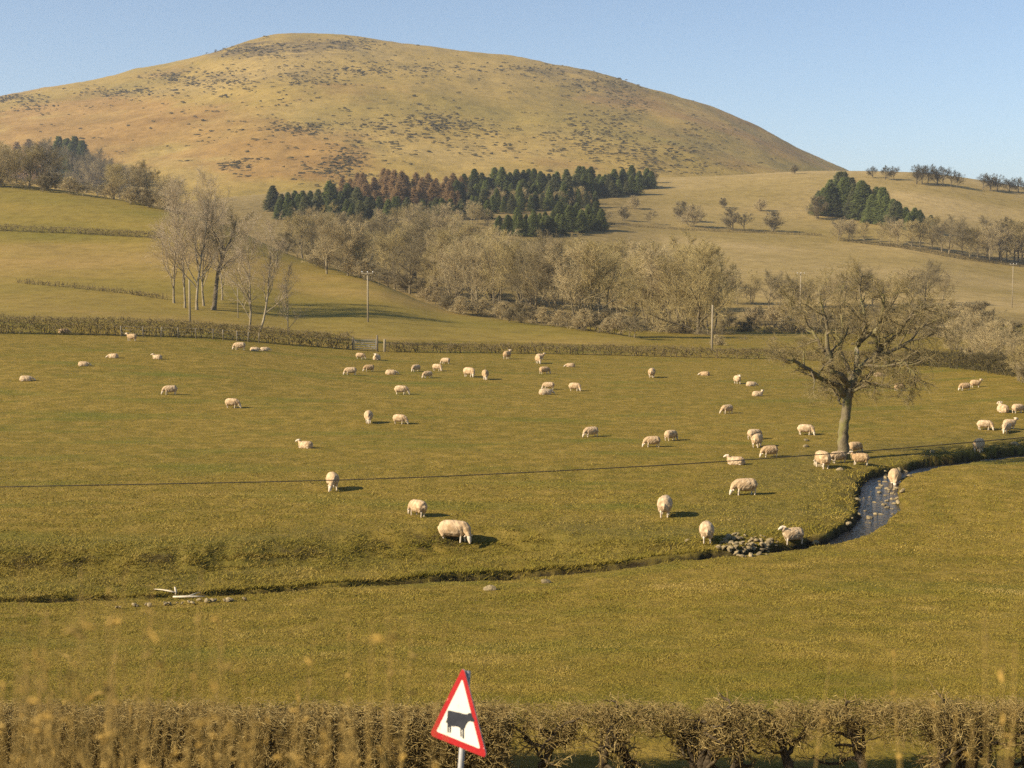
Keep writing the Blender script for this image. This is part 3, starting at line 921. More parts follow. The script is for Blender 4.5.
conif = [conifer(41, 12, 2.9, M_needle), conifer(42, 11, 2.7, M_needle), conifer(43, 10.5, 2.9, M_needle_b)]
larch = [conifer(44, 11.5, 2.9, M_larch, .62), conifer(45, 10.5, 2.8, M_larch, .62)]
lc = "dark green conifer packed in the plantation below the mountain"
wood_line([(466, 194, 24), (520, 190, 24), (580, 189, 22), (655, 188, 19)], 4.8, 22, conif, lc, "conifers of the dark plantation", "conifer_tree", 3, 1.55, ph=12.0)
wood_line([(455, 204, 24), (520, 201, 24), (580, 198, 24), (640, 194, 20)], 5, 24, conif, lc, "conifers of the dark plantation", "conifer_tree", 3, 1.55, ph=12.0)
wood_line([(470, 213, 24), (520, 212, 24), (580, 208, 24), (600, 206, 22)], 6.5, 24, conif, lc, "conifers of the dark plantation", "conifer_tree", 3, 1.2, ph=12.0)
ll = "rust-brown larch in the reddish block of the plantation"
wood_line([(345, 195, 24), (400, 196, 27), (465, 198, 25)], 5.5, 25, larch, ll, "rust-brown larches of the plantation", "larch_tree", 3, 1.5, ph=12.0)
wood_line([(350, 204, 24), (400, 205, 26), (460, 206, 24)], 6, 25, larch, ll, "rust-brown larches of the plantation", "larch_tree", 3, 1.5, ph=12.0)
lm = "green conifer in the strip below the rust-brown larches"
wood_line([(352, 214, 18), (430, 217, 22), (490, 220, 20)], 5, 22, conif[1:], lm, "conifers below the larches", "conifer_tree", 3, 1.55, ph=12.0)
lf = "dark conifer at the front of the plantation above the bare wood"
wood_line([(496, 233, 20), (540, 236, 26), (570, 233, 30), (603, 229, 22)], 4.8, 26, conif[:2], lf, "front conifers of the plantation", "conifer_tree", 3, 1.5, ph=12.0)
wood_line([(520, 229, 20), (560, 227, 26), (600, 224, 22)], 6, 24, conif[:2], lf, "front conifers of the plantation", "conifer_tree", 3, 1.5, ph=12.0)
lg = "green conifer in the block at the foot of the mountain behind the copse"
wood_line([(276, 212, 28), (320, 211, 28), (372, 212, 26)], 5, 24, [conif[2], conif[0]], lg, "conifers behind the copse", "conifer_tree", 3, 1.5, ph=12.0)
wood_line([(278, 219, 26), (320, 221, 28), (380, 222, 24)], 4.8, 26, [conif[2], conif[0]], lg, "conifers behind the copse", "conifer_tree", 3, 1.5, ph=12.0)
for px, py, hp in ((60, 168, 36), (68, 168, 38), (76, 170, 38), (83, 172, 36), (72, 172, 36)):
    plant(px, py + 16, hp + 12, conif[:2], "dark conifer in the small clump rising over the left belt of bare trees", "conifer_tree", "conifer clump on the left crest", ph=12.0, wide=1.2)
for px, py, hp in ((18, 180, 40), (30, 181, 44), (42, 182, 46), (52, 184, 44)):
    plant(px, py, hp, larch, "reddish bare tree beside the conifer clump on the left crest", "larch_tree", "reddish trees on the left crest", ph=12.0, wide=1.2)

# --- conifer clump and hedgerows on the right hill
lk = "dark conifer in the wedge-shaped clump on the right hill"
wood_line([(814, 215, 30), (850, 217, 38), (880, 224, 34), (905, 229, 26), (938, 233, 18)], 4.2, 30, conif, lk, "conifers of the wedge-shaped clump", "conifer_tree", 3, 1.5, ph=12.0)
wood_line([(816, 208, 22), (842, 206, 38), (852, 208, 32), (870, 213, 28), (900, 222, 20), (930, 229, 16)], 4.6, 30, conif, lk, "conifers of the wedge-shaped clump", "conifer_tree", 3, 1.5, ph=12.0)
plant(818, 219, 22, [bush[0]], "round grey bush at the lower left corner of the conifer wedge", "bush", None, "bush", 4.6, 1.3)
hb = "bare hedgerow tree in the line below the conifer wedge on the right hill"
wood_line([(836, 240, 24), (880, 243, 22), (930, 250, 28), (960, 256, 34), (1000, 262, 40), (1040, 268, 42)], 10, 24, [broad[1], broad[3], broad[5]], hb, "hedgerow trees across the right hill", "hedgerow_tree", 3, 1.3)
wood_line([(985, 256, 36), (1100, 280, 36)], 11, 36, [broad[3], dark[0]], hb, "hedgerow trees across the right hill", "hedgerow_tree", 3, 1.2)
for px, py, hp, lb in ((722, 208, 10, "tiny round bush high on the right hill"), (761, 211, 12, "small round tree with a shadow on the right hill, above the hawthorn bushes"),
                       (694, 227, 22, "bushy hawthorn at the left end of the row on the right hill"), (733, 230, 22, "wide hawthorn in the middle of the row on the right hill"),
                       (744, 230, 18, "hawthorn touching the wide middle one in the row on the right hill"), (773, 232, 20, "separate hawthorn at the right end of the row on the right hill"),
                       (650, 224, 14, "small bush nearest the plantation on the right pasture"), (633, 209, 13, "grey bush above the front conifers on the right pasture"),
                       (606, 224, 16, "thin bush beside the front conifers of the plantation"), (622, 221, 14, "thin bush second from the front conifers of the plantation"),
                       (683, 222, 20, "thin bush left of the hawthorn row on the right hill"), (795, 174, 9, "dark bush under the mountain's right foot"),
                       (840, 238, 22, "lone leaning hawthorn just below the conifer wedge"), (655, 183, 12, "bush at the upper right corner of the plantation")):
    plant(px, py, hp, bush, lb, "bush", None, "bush", 4.6, 1.3)
# --- skyline trees
for k, (px, py, hp) in enumerate(((873, 178, 9), (885, 180, 11), (894, 180, 10), (916, 184, 14), (922, 184, 14), (928, 184, 14), (938, 185, 14), (943, 186, 14), (951, 187, 12), (957, 188, 11), (983, 190, 12), (991, 191, 13), (998, 191, 12), (1010, 192, 11), (1019, 193, 12), (1030, 195, 12))):
    plant(px, py, hp * 1.35, dark, "small dark tree on the skyline right of the mountain", "skyline_tree", "trees on the right skyline", wide=1.3)

# --- scrub behind the far hedge on the right
ls = "brown scrubby bush on the rough ground behind the far hedge"
wood_line([(726, 304, 34), (760, 306, 34), (800, 308, 34), (850, 308, 40), (900, 306, 40), (945, 304, 38)], 13, 36, [broad[3], broad[4], broad[1]], "bare tree in the brown thicket behind the oak", "thicket behind the oak", "bare_tree", 4, 1.3)
wood_line([(726, 325, 18), (800, 326, 22), (900, 328, 26), (1000, 338, 34)], 13, 20, bush, ls, "scrub behind the far hedge", "bush", 7, 1.5, "bush", 4.6)
wood_line([(730, 338, 20), (800, 341, 22), (900, 343, 28), (960, 354, 38), (1060, 374, 46)], 12, 20, bush, ls, "scrub behind the far hedge", "bush", 6, 1.2, "bush", 4.6)
wood_line([(715, 349, 14), (800, 353, 14), (900, 357, 16)], 22, 14, bush, ls, "scrub behind the far hedge", "bush", 4, 1.2, "bush", 4.6)
wood_line([(950, 366, 48), (985, 372, 58), (1015, 380, 62), (1060, 388, 66)], 10, 50, [broad[4], broad[2], bush[0]], "brown bushy tree in the thicket at the right end of the far hedge", "thicket at the right end of the far hedge", "bare_tree", 4, 1.1)

# ------------------------------------------------------------------ air
def haze():
    m = bpy.data.materials.new("haze_air"); m.use_nodes = True
    nt = m.node_tree
    nt.nodes.remove(nt.nodes["Principled BSDF"])
    v = nt.nodes.new("ShaderNodeVolumePrincipled")
    v.inputs["Color"].default_value = (0.80, 0.86, 0.95, 1)
    v.inputs["Density"].default_value = 0.00013
    v.inputs["Anisotropy"].default_value = 0.2
    nt.links.new(v.outputs[0], nt.nodes["Material Output"].inputs["Volume"])
    me = MB().box((-9500, -60, -45), (9500, 6100, 420)).mesh("haze", [m], False)
    link("haze", me, kind="stuff")


haze()

# ------------------------------------------------------------------ gorse on the mountain (uncountable)
def gorse():
    g = np.random.default_rng(9)
    patches = [(15, 98, 25, 4, 60), (38, 108, 25, 6, 35), (125, 92, 40, 5, 80), (170, 78, 18, 4, 40), (215, 80, 45, 12, 110), (255, 50, 40, 6, 120), (300, 75, 35, 12, 90), (345, 45, 40, 6, 70),
               (300, 128, 30, 6, 50), (345, 160, 18, 16, 70), (360, 70, 30, 10, 50), (420, 68, 50, 8, 60), (390, 125, 60, 20, 80), (450, 125, 26, 9, 70), (470, 140, 120, 20, 70), (540, 70, 50, 6, 60),
               (600, 85, 40, 8, 80), (630, 105, 22, 14, 60), (590, 135, 40, 20, 120), (640, 150, 40, 14, 60), (240, 165, 16, 8, 26), (330, 170, 20, 8, 30), (680, 165, 60, 8, 40), (200, 125, 180, 40, 60), (500, 110, 280, 50, 120), (700, 140, 60, 20, 50)]
    mb = MB()
    # unit clump: low lumpy dome
    u = []
    for ph, n in ((0, 7), (.55, 7), (1.05, 5)):
        for k in range(n):
            a = k / n * 6.283 + ph
            u.append((math.cos(ph) * math.cos(a), math.cos(ph) * math.sin(a), math.sin(ph)))
    bm = bmesh.new()
    for v in u: bm.verts.new(v)
    bmesh.ops.convex_hull(bm, input=bm.verts)
    bmesh.ops.triangulate(bm, faces=bm.faces)
    bm.verts.index_update()
    UV = np.array([v.co[:] for v in bm.verts]); UF = np.array([[v.index for v in f.verts] for f in bm.faces])
    bm.free()
    for cx, cy, rx, ry, n in patches:
        for _ in range(int(n * 2.1)):
            p = hit(cx + g.normal() * rx * .6, cy + g.normal() * ry * .6, False)
            if p is None or p.y < 800: continue
            for _k in range(int(g.integers(1, 4))):
                s = g.uniform(.35, 1.25)
                V = UV * np.array([s * g.uniform(1, 2.2), s, s * g.uniform(.6, .95)]) * (1 + .25 * g.normal(size=(len(UV), 1)))
                o = np.array(p) + np.array([g.normal() * 4, g.normal() * 5, 0])
                mb.add(V + o - np.array([0, 0, .25]), UF)
    link("gorse_scrub", mb.mesh("gorse_scrub", [M_gorse], False), kind="stuff")


gorse()

# ------------------------------------------------------------------ hedges
def spikes(P, D, ln, r, k=3, bend=.2, gen=None):
    gen = gen or g
    return grow(P, D, ln, r, r * .35, 2, bend, 0, gen)


def long_hedge(name, px0, px1, ytop, h_m, w_m, label, dens=34, m=None, path=None, leafy=.0, seed=3, rmul=1.0):
    g2 = np.random.default_rng(seed)
    if path is None:
        q = np.linspace(px0, px1, 160)
        d = pchip(HEDGE_PX, HEDGE_D, q)
        P = np.stack([(q - CX) / F * d * math.cos(PITCH), d, np.zeros(len(q))], 1)
        P[:, 2] = ground_z(P[:, 0], P[:, 1])
    else:
        P = np.asarray(path, float)
    seg = np.r_[0, np.cumsum(np.linalg.norm(np.diff(P[:, :2], axis=0), axis=1))]
    n = int(seg[-1] * dens * w_m * h_m)
    s = g2.random(n) * seg[-1]
    B = np.stack([np.interp(s, seg, P[:, k]) for k in range(3)], 1)
    hv = np.interp(s, seg, np.interp(np.linspace(0, 1, len(P)), np.linspace(0, 1, len(np.atleast_1d(h_m))), np.atleast_1d(h_m))) if np.ndim(h_m) else np.full(n, h_m)
    hv = hv * (1 + .10 * vnoise(s * .5, s * 0 + seed) + .05 * vnoise(s * 1.9, s * 0 + 3))
    off = g2.normal(size=n) * w_m * .33
    z = g2.random(n) ** .7
    B = B + np.stack([g2.normal(size=n) * .2, off, z * hv * .92], 1)
    D = norm(np.stack([g2.normal(size=n) * .8, g2.normal(size=n) * .8, .3 + g2.random(n) * .9], 1))
    Pp, R = spikes(B, D, g2.uniform(.18, .5, n), g2.uniform(.012, .03, n) * rmul, gen=g2)
    mb = MB().tubes(Pp, R, 3)
    n2 = int(seg[-1] * 2.2); s = g2.random(n2) * seg[-1]
    B = np.stack([np.interp(s, seg, P[:, k]) for k in range(3)], 1) + np.stack([g2.normal(size=n2) * .1, g2.normal(size=n2) * .15, np.full(n2, -.2)], 1)
    D = norm(np.stack([g2.normal(size=n2) * .3, g2.normal(size=n2) * .3, np.ones(n2)], 1))
    Pp, R = grow(B, D, np.full(n2, 1.2), np.full(n2, .05), np.full(n2, .03), 3, .15, .1, g2)
    mb.tubes(Pp, R, 5)
    return link(name, mb.mesh(name, [m or M_hedge_far]), None, None, label, "hedge")


long_hedge("field_hedge", -80, 352, 0, 1.95, 1.6, "tall brown hedge along the left far side of the sheep field", dens=55, seed=11, rmul=1.3)
long_hedge("field_hedge", 385, 905, 0, 1.2, 1.1, "low clipped brown hedge right of the gate along the far side of the field", dens=90, m=M_hedge_far, seed=12, rmul=1.2)
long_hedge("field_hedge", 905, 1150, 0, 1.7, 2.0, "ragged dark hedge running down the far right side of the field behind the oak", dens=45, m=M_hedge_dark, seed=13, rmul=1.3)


def hill_path(pts):
    q = np.array(pts, float); out = []
    for t in np.linspace(0, 1, 60):
        x = q[0, 0] + (q[-1, 0] - q[0, 0]) * t
        p = hit(x, np.interp(x, q[:, 0], q[:, 1]), False)
        if p is not None: out.append(tuple(p))
    return out


long_hedge("hill_hedge", 0, 0, 0, 1.5, 1.6, "thin dark hedge crossing the upper left pasture", 26, M_hedge_far, hill_path([(-60, 229), (0, 231), (80, 234), (165, 239)]), seed=14, rmul=1.9)
long_hedge("hill_hedge", 0, 0, 0, .5, 1.4, "low broken hedge line on the lower left pasture beside the copse", 22, M_hedge_far, hill_path([(18, 283), (70, 288), (120, 293), (168, 300)]), seed=15, rmul=1.9)
long_hedge("hill_hedge", 0, 0, 0, 1.3, 1.6, "low dark hedge bank crossing the right hill under the hedgerow trees", 26, M_hedge_dark, hill_path([(840, 241), (900, 248), (960, 259), (1060, 272)]), seed=16, rmul=2.2)
long_hedge("hill_hedge", 0, 0, 0, 1.0, 1.6, "faint hedge line under the hawthorn row on the right hill", 20, M_hedge_far, hill_path([(602, 224), (680, 230), (760, 233), (822, 236)]), seed=17, rmul=2.2)

# ------------------------------------------------------------------ fence, gate, poles, cable
def ghz(X, Y):
    return float(ground_z(np.array([X]), np.array([Y]))[0])


def world_at(px, Y):
    X = (px - CX) / F * Y * math.cos(PITCH)
    return X, Y, ghz(X, Y)


def fence(pxs, depths, h, label, wires=3, onhill=False, pys=None):
    pts = []
    for k, px in enumerate(pxs):
        if onhill:
            pts.append(Vector(hit(px, pys[k], False)))
        else:
            pts.append(Vector(world_at(px, depths[k])))
    root = empty("stock_fence", pts[0], 0, label, "fence")
    post = None
    rr = random.Random(4)
    for p in pts:
        if post is None:
            post = MB().tube([(0, 0, -.3), (0, 0, h * .6), (0, 0, h), (0, 0, h + .02)], [.06, .06, .055, .02], 7).mesh("post", [M_post])
        o = link("post", post, root)
        o.location = p - pts[0]; o.rotation_euler = (rr.uniform(-.06, .06), rr.uniform(-.06, .06), rr.uniform(0, 3))
    mb = MB()
    for i in range(wires):
        z = h * (.95 - i * .3)
        mb.tube([tuple(p - pts[0] + Vector((0, -.06, z))) for p in pts], .006, 4)
    link("wire", mb.mesh("wire", [M_galv]), root)


q = np.array([120, 142, 160, 177, 195, 212, 222, 236, 247, 258])
fence(q, pchip(HEDGE_PX, HEDGE_D, q) - 1.6, 1.15, "wooden post and wire fence in front of the left far hedge")
q = np.linspace(548, 645, 17)
fence(q, None, 1.1, "line of fence posts along the pasture edge of the valley wood", onhill=True, pys=np.interp(q, [548, 600, 645], [324, 331, 337]))


def gate():
    d = 160.5
    xl, xr = world_at(353, d)[0], world_at(376, d)[0]
    z = ghz((xl + xr) / 2, d)
    root = empty("field_gate", ((xl + xr) / 2, d, z), 0, "grey five-bar field gate in the gap between the far hedges", "gate")
    hw = (xr - xl) / 2
    bars = []
    for k in range(5):
        zz = .18 + k * .25
        link("rail", MB().box((-hw + .08, -.025, zz), (hw - .08, .025, zz + .07)).mesh("rail", [M_gate], False), root)
    fr = MB()
    for x in (-hw + .08, hw - .14): fr.box((x, -.03, .12), (x + .06, .03, 1.32))
    link("frame", fr.mesh("frame", [M_gate], False), root)
    Mx = Matrix.Rotation(math.atan2(1.0, 2 * hw), 4, 'Y')
    link("brace", MB().box((-math.hypot(hw, .5) + .15, -.055, -.03), (math.hypot(hw, .5) - .15, -.028, .03), Matrix.Translation((0, 0, .72)) @ Mx).mesh("brace", [M_gate], False), root)
    for x, h, px in ((-hw - .1, 1.5, 353), (hw + .08, 1.75, 376)):
        p = link("gate_post", MB().tube([(0, 0, -.4), (0, 0, h * .6), (0, 0, h), (0, 0, h + .04)], [.11, .11, .10, .04], 8).mesh("gate_post", [M_post]), root)
        p.location = (x, 0, 0)
    X, Y, zz = world_at(384, d)
    p = MB().tube([(0, 0, -.4), (0, 0, .8), (.02, 0, 1.45), (.02, 0, 1.5)], [.13, .13, .12, .05], 8).mesh("hedge_post", [M_pole])
    link("straining_post", p, None, None, "pale stout post closing the hedge just right of the gate", "post").location = (X, Y, zz)


gate()


def pole(px, py, hp, label, arm=True, r=.13):
    p = hit(px, py)
    h = px_height(hp, p.y); r *= .78
    root = empty("utility_pole", p, 0, label, "utility pole", "wooden utility poles")
    link("mast", MB().tube([(0, 0, -.8), (0, 0, h * .5), (0, 0, h)], [r * 1.15, r, r * .8], 10).mesh("mast", [M_pole]), root)
    if arm:
        w = .85
        link("crossarm", MB().box((-w, -r - .11, h - .28), (w, -r - .002, h - .14)).mesh("crossarm", [M_pole], False), root)
        ins = MB().tube([(0, 0, 0), (0, 0, .08), (0, 0, .12), (0, 0, .2), (0, 0, .24)], [.03, .03, .075, .075, .03], 8).mesh("insulator", [M_ceramic])
        for x in (-.78, 0, .78):
            link("insulator", ins, root).location = (x, -r - .055, h - .14)


pole(368, 322, 50, "utility pole with a crossarm standing alone on the pasture below the valley wood", True, .16)
pole(712, 350, 45, "plain pole without a crossarm at the right end of the valley wood", False, .16)
pole(190, 323, 43, "pale plain pole in front of the copse behind the left hedge", False, .17)
pole(800, 319, 46, "utility pole with a white crossarm in the thicket left of the oak crown", True, .16)
pole(1012, 308, 44, "faint utility pole near the right edge on the straw-coloured hill", True, .12)
pole(238, 318, 30, "short thin grey pole between the copse and the close pair of trees", False, .08)


def cable():
    px = np.linspace(-260, 1290, 60)
    py = np.interp(px, [-260, 0, 340, 640, 720, 860, 1024, 1290], [493, 487, 480, 467, 461.5, 451.5, 437, 413])
    py = pchip([-260, 0, 340, 640, 860, 1024, 1290], [493, 487, 480, 466.5, 451.5, 437.5, 412], px)
    P = at_depth(px, py, np.linspace(24.0, 24.0, 60))
    P0 = P[0].copy()
    me = MB().tube(P - P0, .0085, 6).mesh("overhead_cable", [M_cable])
    link("overhead_cable", me, None, None, "thin black overhead cable sagging across the whole sheep field", "cable").location = tuple(P0)


cable()

# ------------------------------------------------------------------ sheep
def remesh(mb, vox, name, m, noise_amp=0.0, sm=2):
    me = mb.mesh("tmp", [m])
    o = bpy.data.objects.new("tmp", me); COL.objects.link(o)
    md = o.modifiers.new("r", 'REMESH'); md.mode = 'VOXEL'; md.voxel_size = vox; md.use_smooth_shade = True
    s = o.modifiers.new("s", 'SMOOTH'); s.factor = .5; s.iterations = sm
    dg = bpy.context.evaluated_depsgraph_get()
    me2 = bpy.data.meshes.new_from_object(o.evaluated_get(dg))
    bpy.data.objects.remove(o); me2.name = name
    if noise_amp:
        n = len(me2.vertices); co = np.empty(n * 3); me2.vertices.foreach_get("co", co); co = co.reshape(-1, 3)
        no = np.empty(n * 3); me2.vertices.foreach_get("normal", no); no = no.reshape(-1, 3)
        f = fbm(co[:, 0] * 11 + co[:, 2] * 7, co[:, 1] * 11 - co[:, 2] * 5, 3)
        co = co + no * (f * noise_amp)[:, None]
        me2.vertices.foreach_set("co", co.ravel().astype(np.float32)); me2.update()
    me2.polygons.foreach_set("use_smooth", np.ones(len(me2.polygons), bool))
    if not me2.materials: me2.materials.append(m)
    return me2


def rings(mb, R, k=14):
    """R: (x, y, z, half width, half height) ellipses along the spine, planes perpendicular to X"""
    a = np.arange(k) / k * 2 * math.pi
    V = np.array([[(x, y + w * math.cos(t), z + h * math.sin(t)) for t in a] for x, y, z, w, h in R])
    n = len(R); ix = np.arange(n * k).reshape(n, k); j = np.roll(ix, -1, 1)
    f = np.stack([ix[:-1], j[:-1], j[1:], ix[1:]], -1).reshape(-1, 4)
    base = mb.n
    mb.add(V.reshape(-1, 3), f)
    mb.F.append((ix[0][::-1] + base)[None]); mb.F.append((ix[-1] + base)[None])


def capsule(mb, pts, rad, k=10):
    P = [np.array(p, float) for p in pts]; r = list(rad)
    d0 = norm(P[0] - P[1]); d1 = norm(P[-1] - P[-2])
    P = [P[0] + d0 * r[0] * .9, P[0] + d0 * r[0] * .6] + P + [P[-1] + d1 * r[-1] * .6, P[-1] + d1 * r[-1] * .9]
    r = [r[0] * .35, r[0] * .8] + r + [r[-1] * .8, r[-1] * .35]
    mb.tube(P, r, k)


def make_sheep(pose):
    core, fl = MB(), MB()
    lying = pose.startswith("lying")
    dz = -.30 if lying else 0.0
    fat = 1.12 if lying else 1.0
    rings(fl, [(-.60, 0, .53 + dz, .06, .10), (-.545, 0, .52 + dz, .19, .23), (-.42, 0, .525 + dz, .27 * fat, .295), (-.15, 0, .52 + dz, .305 * fat, .315),
               (.12, 0, .515 + dz, .29 * fat, .31), (.31, 0, .53 + dz, .24 * fat, .27), (.44, 0, .56 + dz, .16, .18), (.51, 0, .58 + dz, .05, .06)])
    rings(core, [(-.5, 0, .55 + dz, .1, .1), (-.2, 0, .54 + dz, .2, .2), (.2, 0, .54 + dz, .2, .2), (.4, 0, .58 + dz, .08, .08)], 10)
    capsule(fl, [(-.56, 0, .62 + dz), (-.615, 0, .50 + dz), (-.61, 0, .38 + dz)], [.05, .045, .03], 8)          # woolly tail
    if pose == "grazing":
        neck = [(.33, 0, .60), (.50, 0, .50), (.62, .01, .345)]; nr = [.21, .165, .115]
        head = [(.60, .01, .34), (.665, .015, .215), (.71, .015, .10), (.725, .015, .055)]; hr = [.095, .085, .055, .042]
        ears = [((.61, .08, .30), (.57, .20, .27)), ((.61, -.06, .30), (.57, -.18, .27))]
        eyes = [(.70, .085, .21), (.70, -.055, .21)]
    elif pose == "grazing_turned":
        neck = [(.33, 0, .60), (.47, -.07, .50), (.56, -.15, .34)]; nr = [.21, .165, .115]
        head = [(.54, -.15, .34), (.59, -.21, .21), (.62, -.25, .10), (.63, -.26, .055)]; hr = [.095, .085, .055, .042]
        ears = [((.60, -.10, .30), (.68, -.02, .28)), ((.49, -.22, .30), (.41, -.30, .27))]
        eyes = [(.655, -.185, .21), (.54, -.27, .21)]
    elif pose == "standing":
        neck = [(.33, 0, .62), (.45, 0, .74), (.53, 0, .85)]; nr = [.175, .13, .10]
        head = [(.50, 0, .88), (.60, 0, .86), (.70, 0, .81), (.745, 0, .785)]; hr = [.095, .085, .06, .045]
        ears = [((.49, .08, .90), (.44, .20, .89)), ((.49, -.08, .90), (.44, -.20, .89))]
        eyes = [(.60, .078, .885), (.60, -.078, .885)]
    elif pose == "lying_up":
        neck = [(.30, 0, .34), (.42, .02, .46), (.48, .04, .56)]; nr = [.18, .13, .10]
        head = [(.46, .04, .59), (.555, .07, .57), (.645, .10, .52), (.69, .115, .50)]; hr = [.095, .085, .06, .045]
        ears = [((.43, .12, .61), (.37, .23, .60)), ((.46, -.04, .61), (.43, -.16, .60))]
        eyes = [(.54, .145, .60), (.58, -.01, .60)]
    else:  # lying_down: chin low
        neck = [(.30, 0, .32), (.47, 0, .30), (.58, .02, .25)]; nr = [.18, .13, .10]
        head = [(.56, .02, .25), (.66, .04, .20), (.75, .06, .13), (.785, .07, .10)]; hr = [.095, .085, .06, .045]
        ears = [((.55, .11, .29), (.48, .21, .29)), ((.57, -.06, .29), (.53, -.18, .29))]
        eyes = [(.66, .12, .235), (.67, -.04, .235)]
    capsule(fl, neck, nr, 12)
    capsule(core, [neck[0], neck[1]] + head, [.08, .08] + hr, 12)
    if not lying:
        for y in (.125, -.125):
            sw = .05 if y > 0 else -.04
            capsule(core, [(.27, y, .50), (.28 + sw * .5, y, .30), (.285 + sw, y, .17), (.28 + sw * 1.2, y, .035)], [.085, .05, .033, .034], 8)
            capsule(core, [(-.38, y * 1.05, .52), (-.33 - sw * .5, y * 1.1, .36), (-.455 - sw, y, .235), (-.425 - sw, y, .11), (-.42 - sw, y, .035)], [.13, .085, .04, .032, .034], 8)
            capsule(fl, [(.27, y, .48), (.28, y, .31)], [.11, .07], 8)
            capsule(fl, [(-.42, y, .50), (-.40, y * 1.1, .33)], [.16, .11], 8)
    else:
        for y in (.2, -.2):
            capsule(core, [(.25, y * .8, .16), (.42, y * .9, .06), (.26, y * 1.1, .05)], [.07, .045, .035], 8)
            capsule(core, [(-.35, y, .16), (-.15, y * 1.3, .08), (-.36, y * 1.35, .05)], [.11, .06, .035], 8)
    root = link("sheep", remesh(core, .016, "sheep_body", M_skin, 0, 2))
    fm = remesh(fl, .024, "fleece", M_fleece, .022, 3)
    link("fleece", fm, root)
    for a, e in ears:
        a = np.array(a); e = np.array(e); m_ = (a + e) / 2 + np.array([0, 0, .012])
        mb = MB(); mb.tube([a, m_, e], [.022, .034, .008], 8)
        link("ear", mb.mesh("ear", [M_skin]), root)
    for e in eyes:
        bm = bmesh.new(); bmesh.ops.create_icosphere(bm, subdivisions=1, radius=.014, matrix=Matrix.Translation(e))
        me = bpy.data.meshes.new("eye"); bm.to_mesh(me); bm.free(); me.materials.append(M_eye)
        link("eye", me, root)
    return root


PROTO = {p: make_sheep(p) for p in ("grazing", "grazing_turned", "standing", "lying_up", "lying_down")}
USED = set()
G, T, S, U, D_ = "grazing", "grazing_turned", "standing", "lying_up", "lying_down"
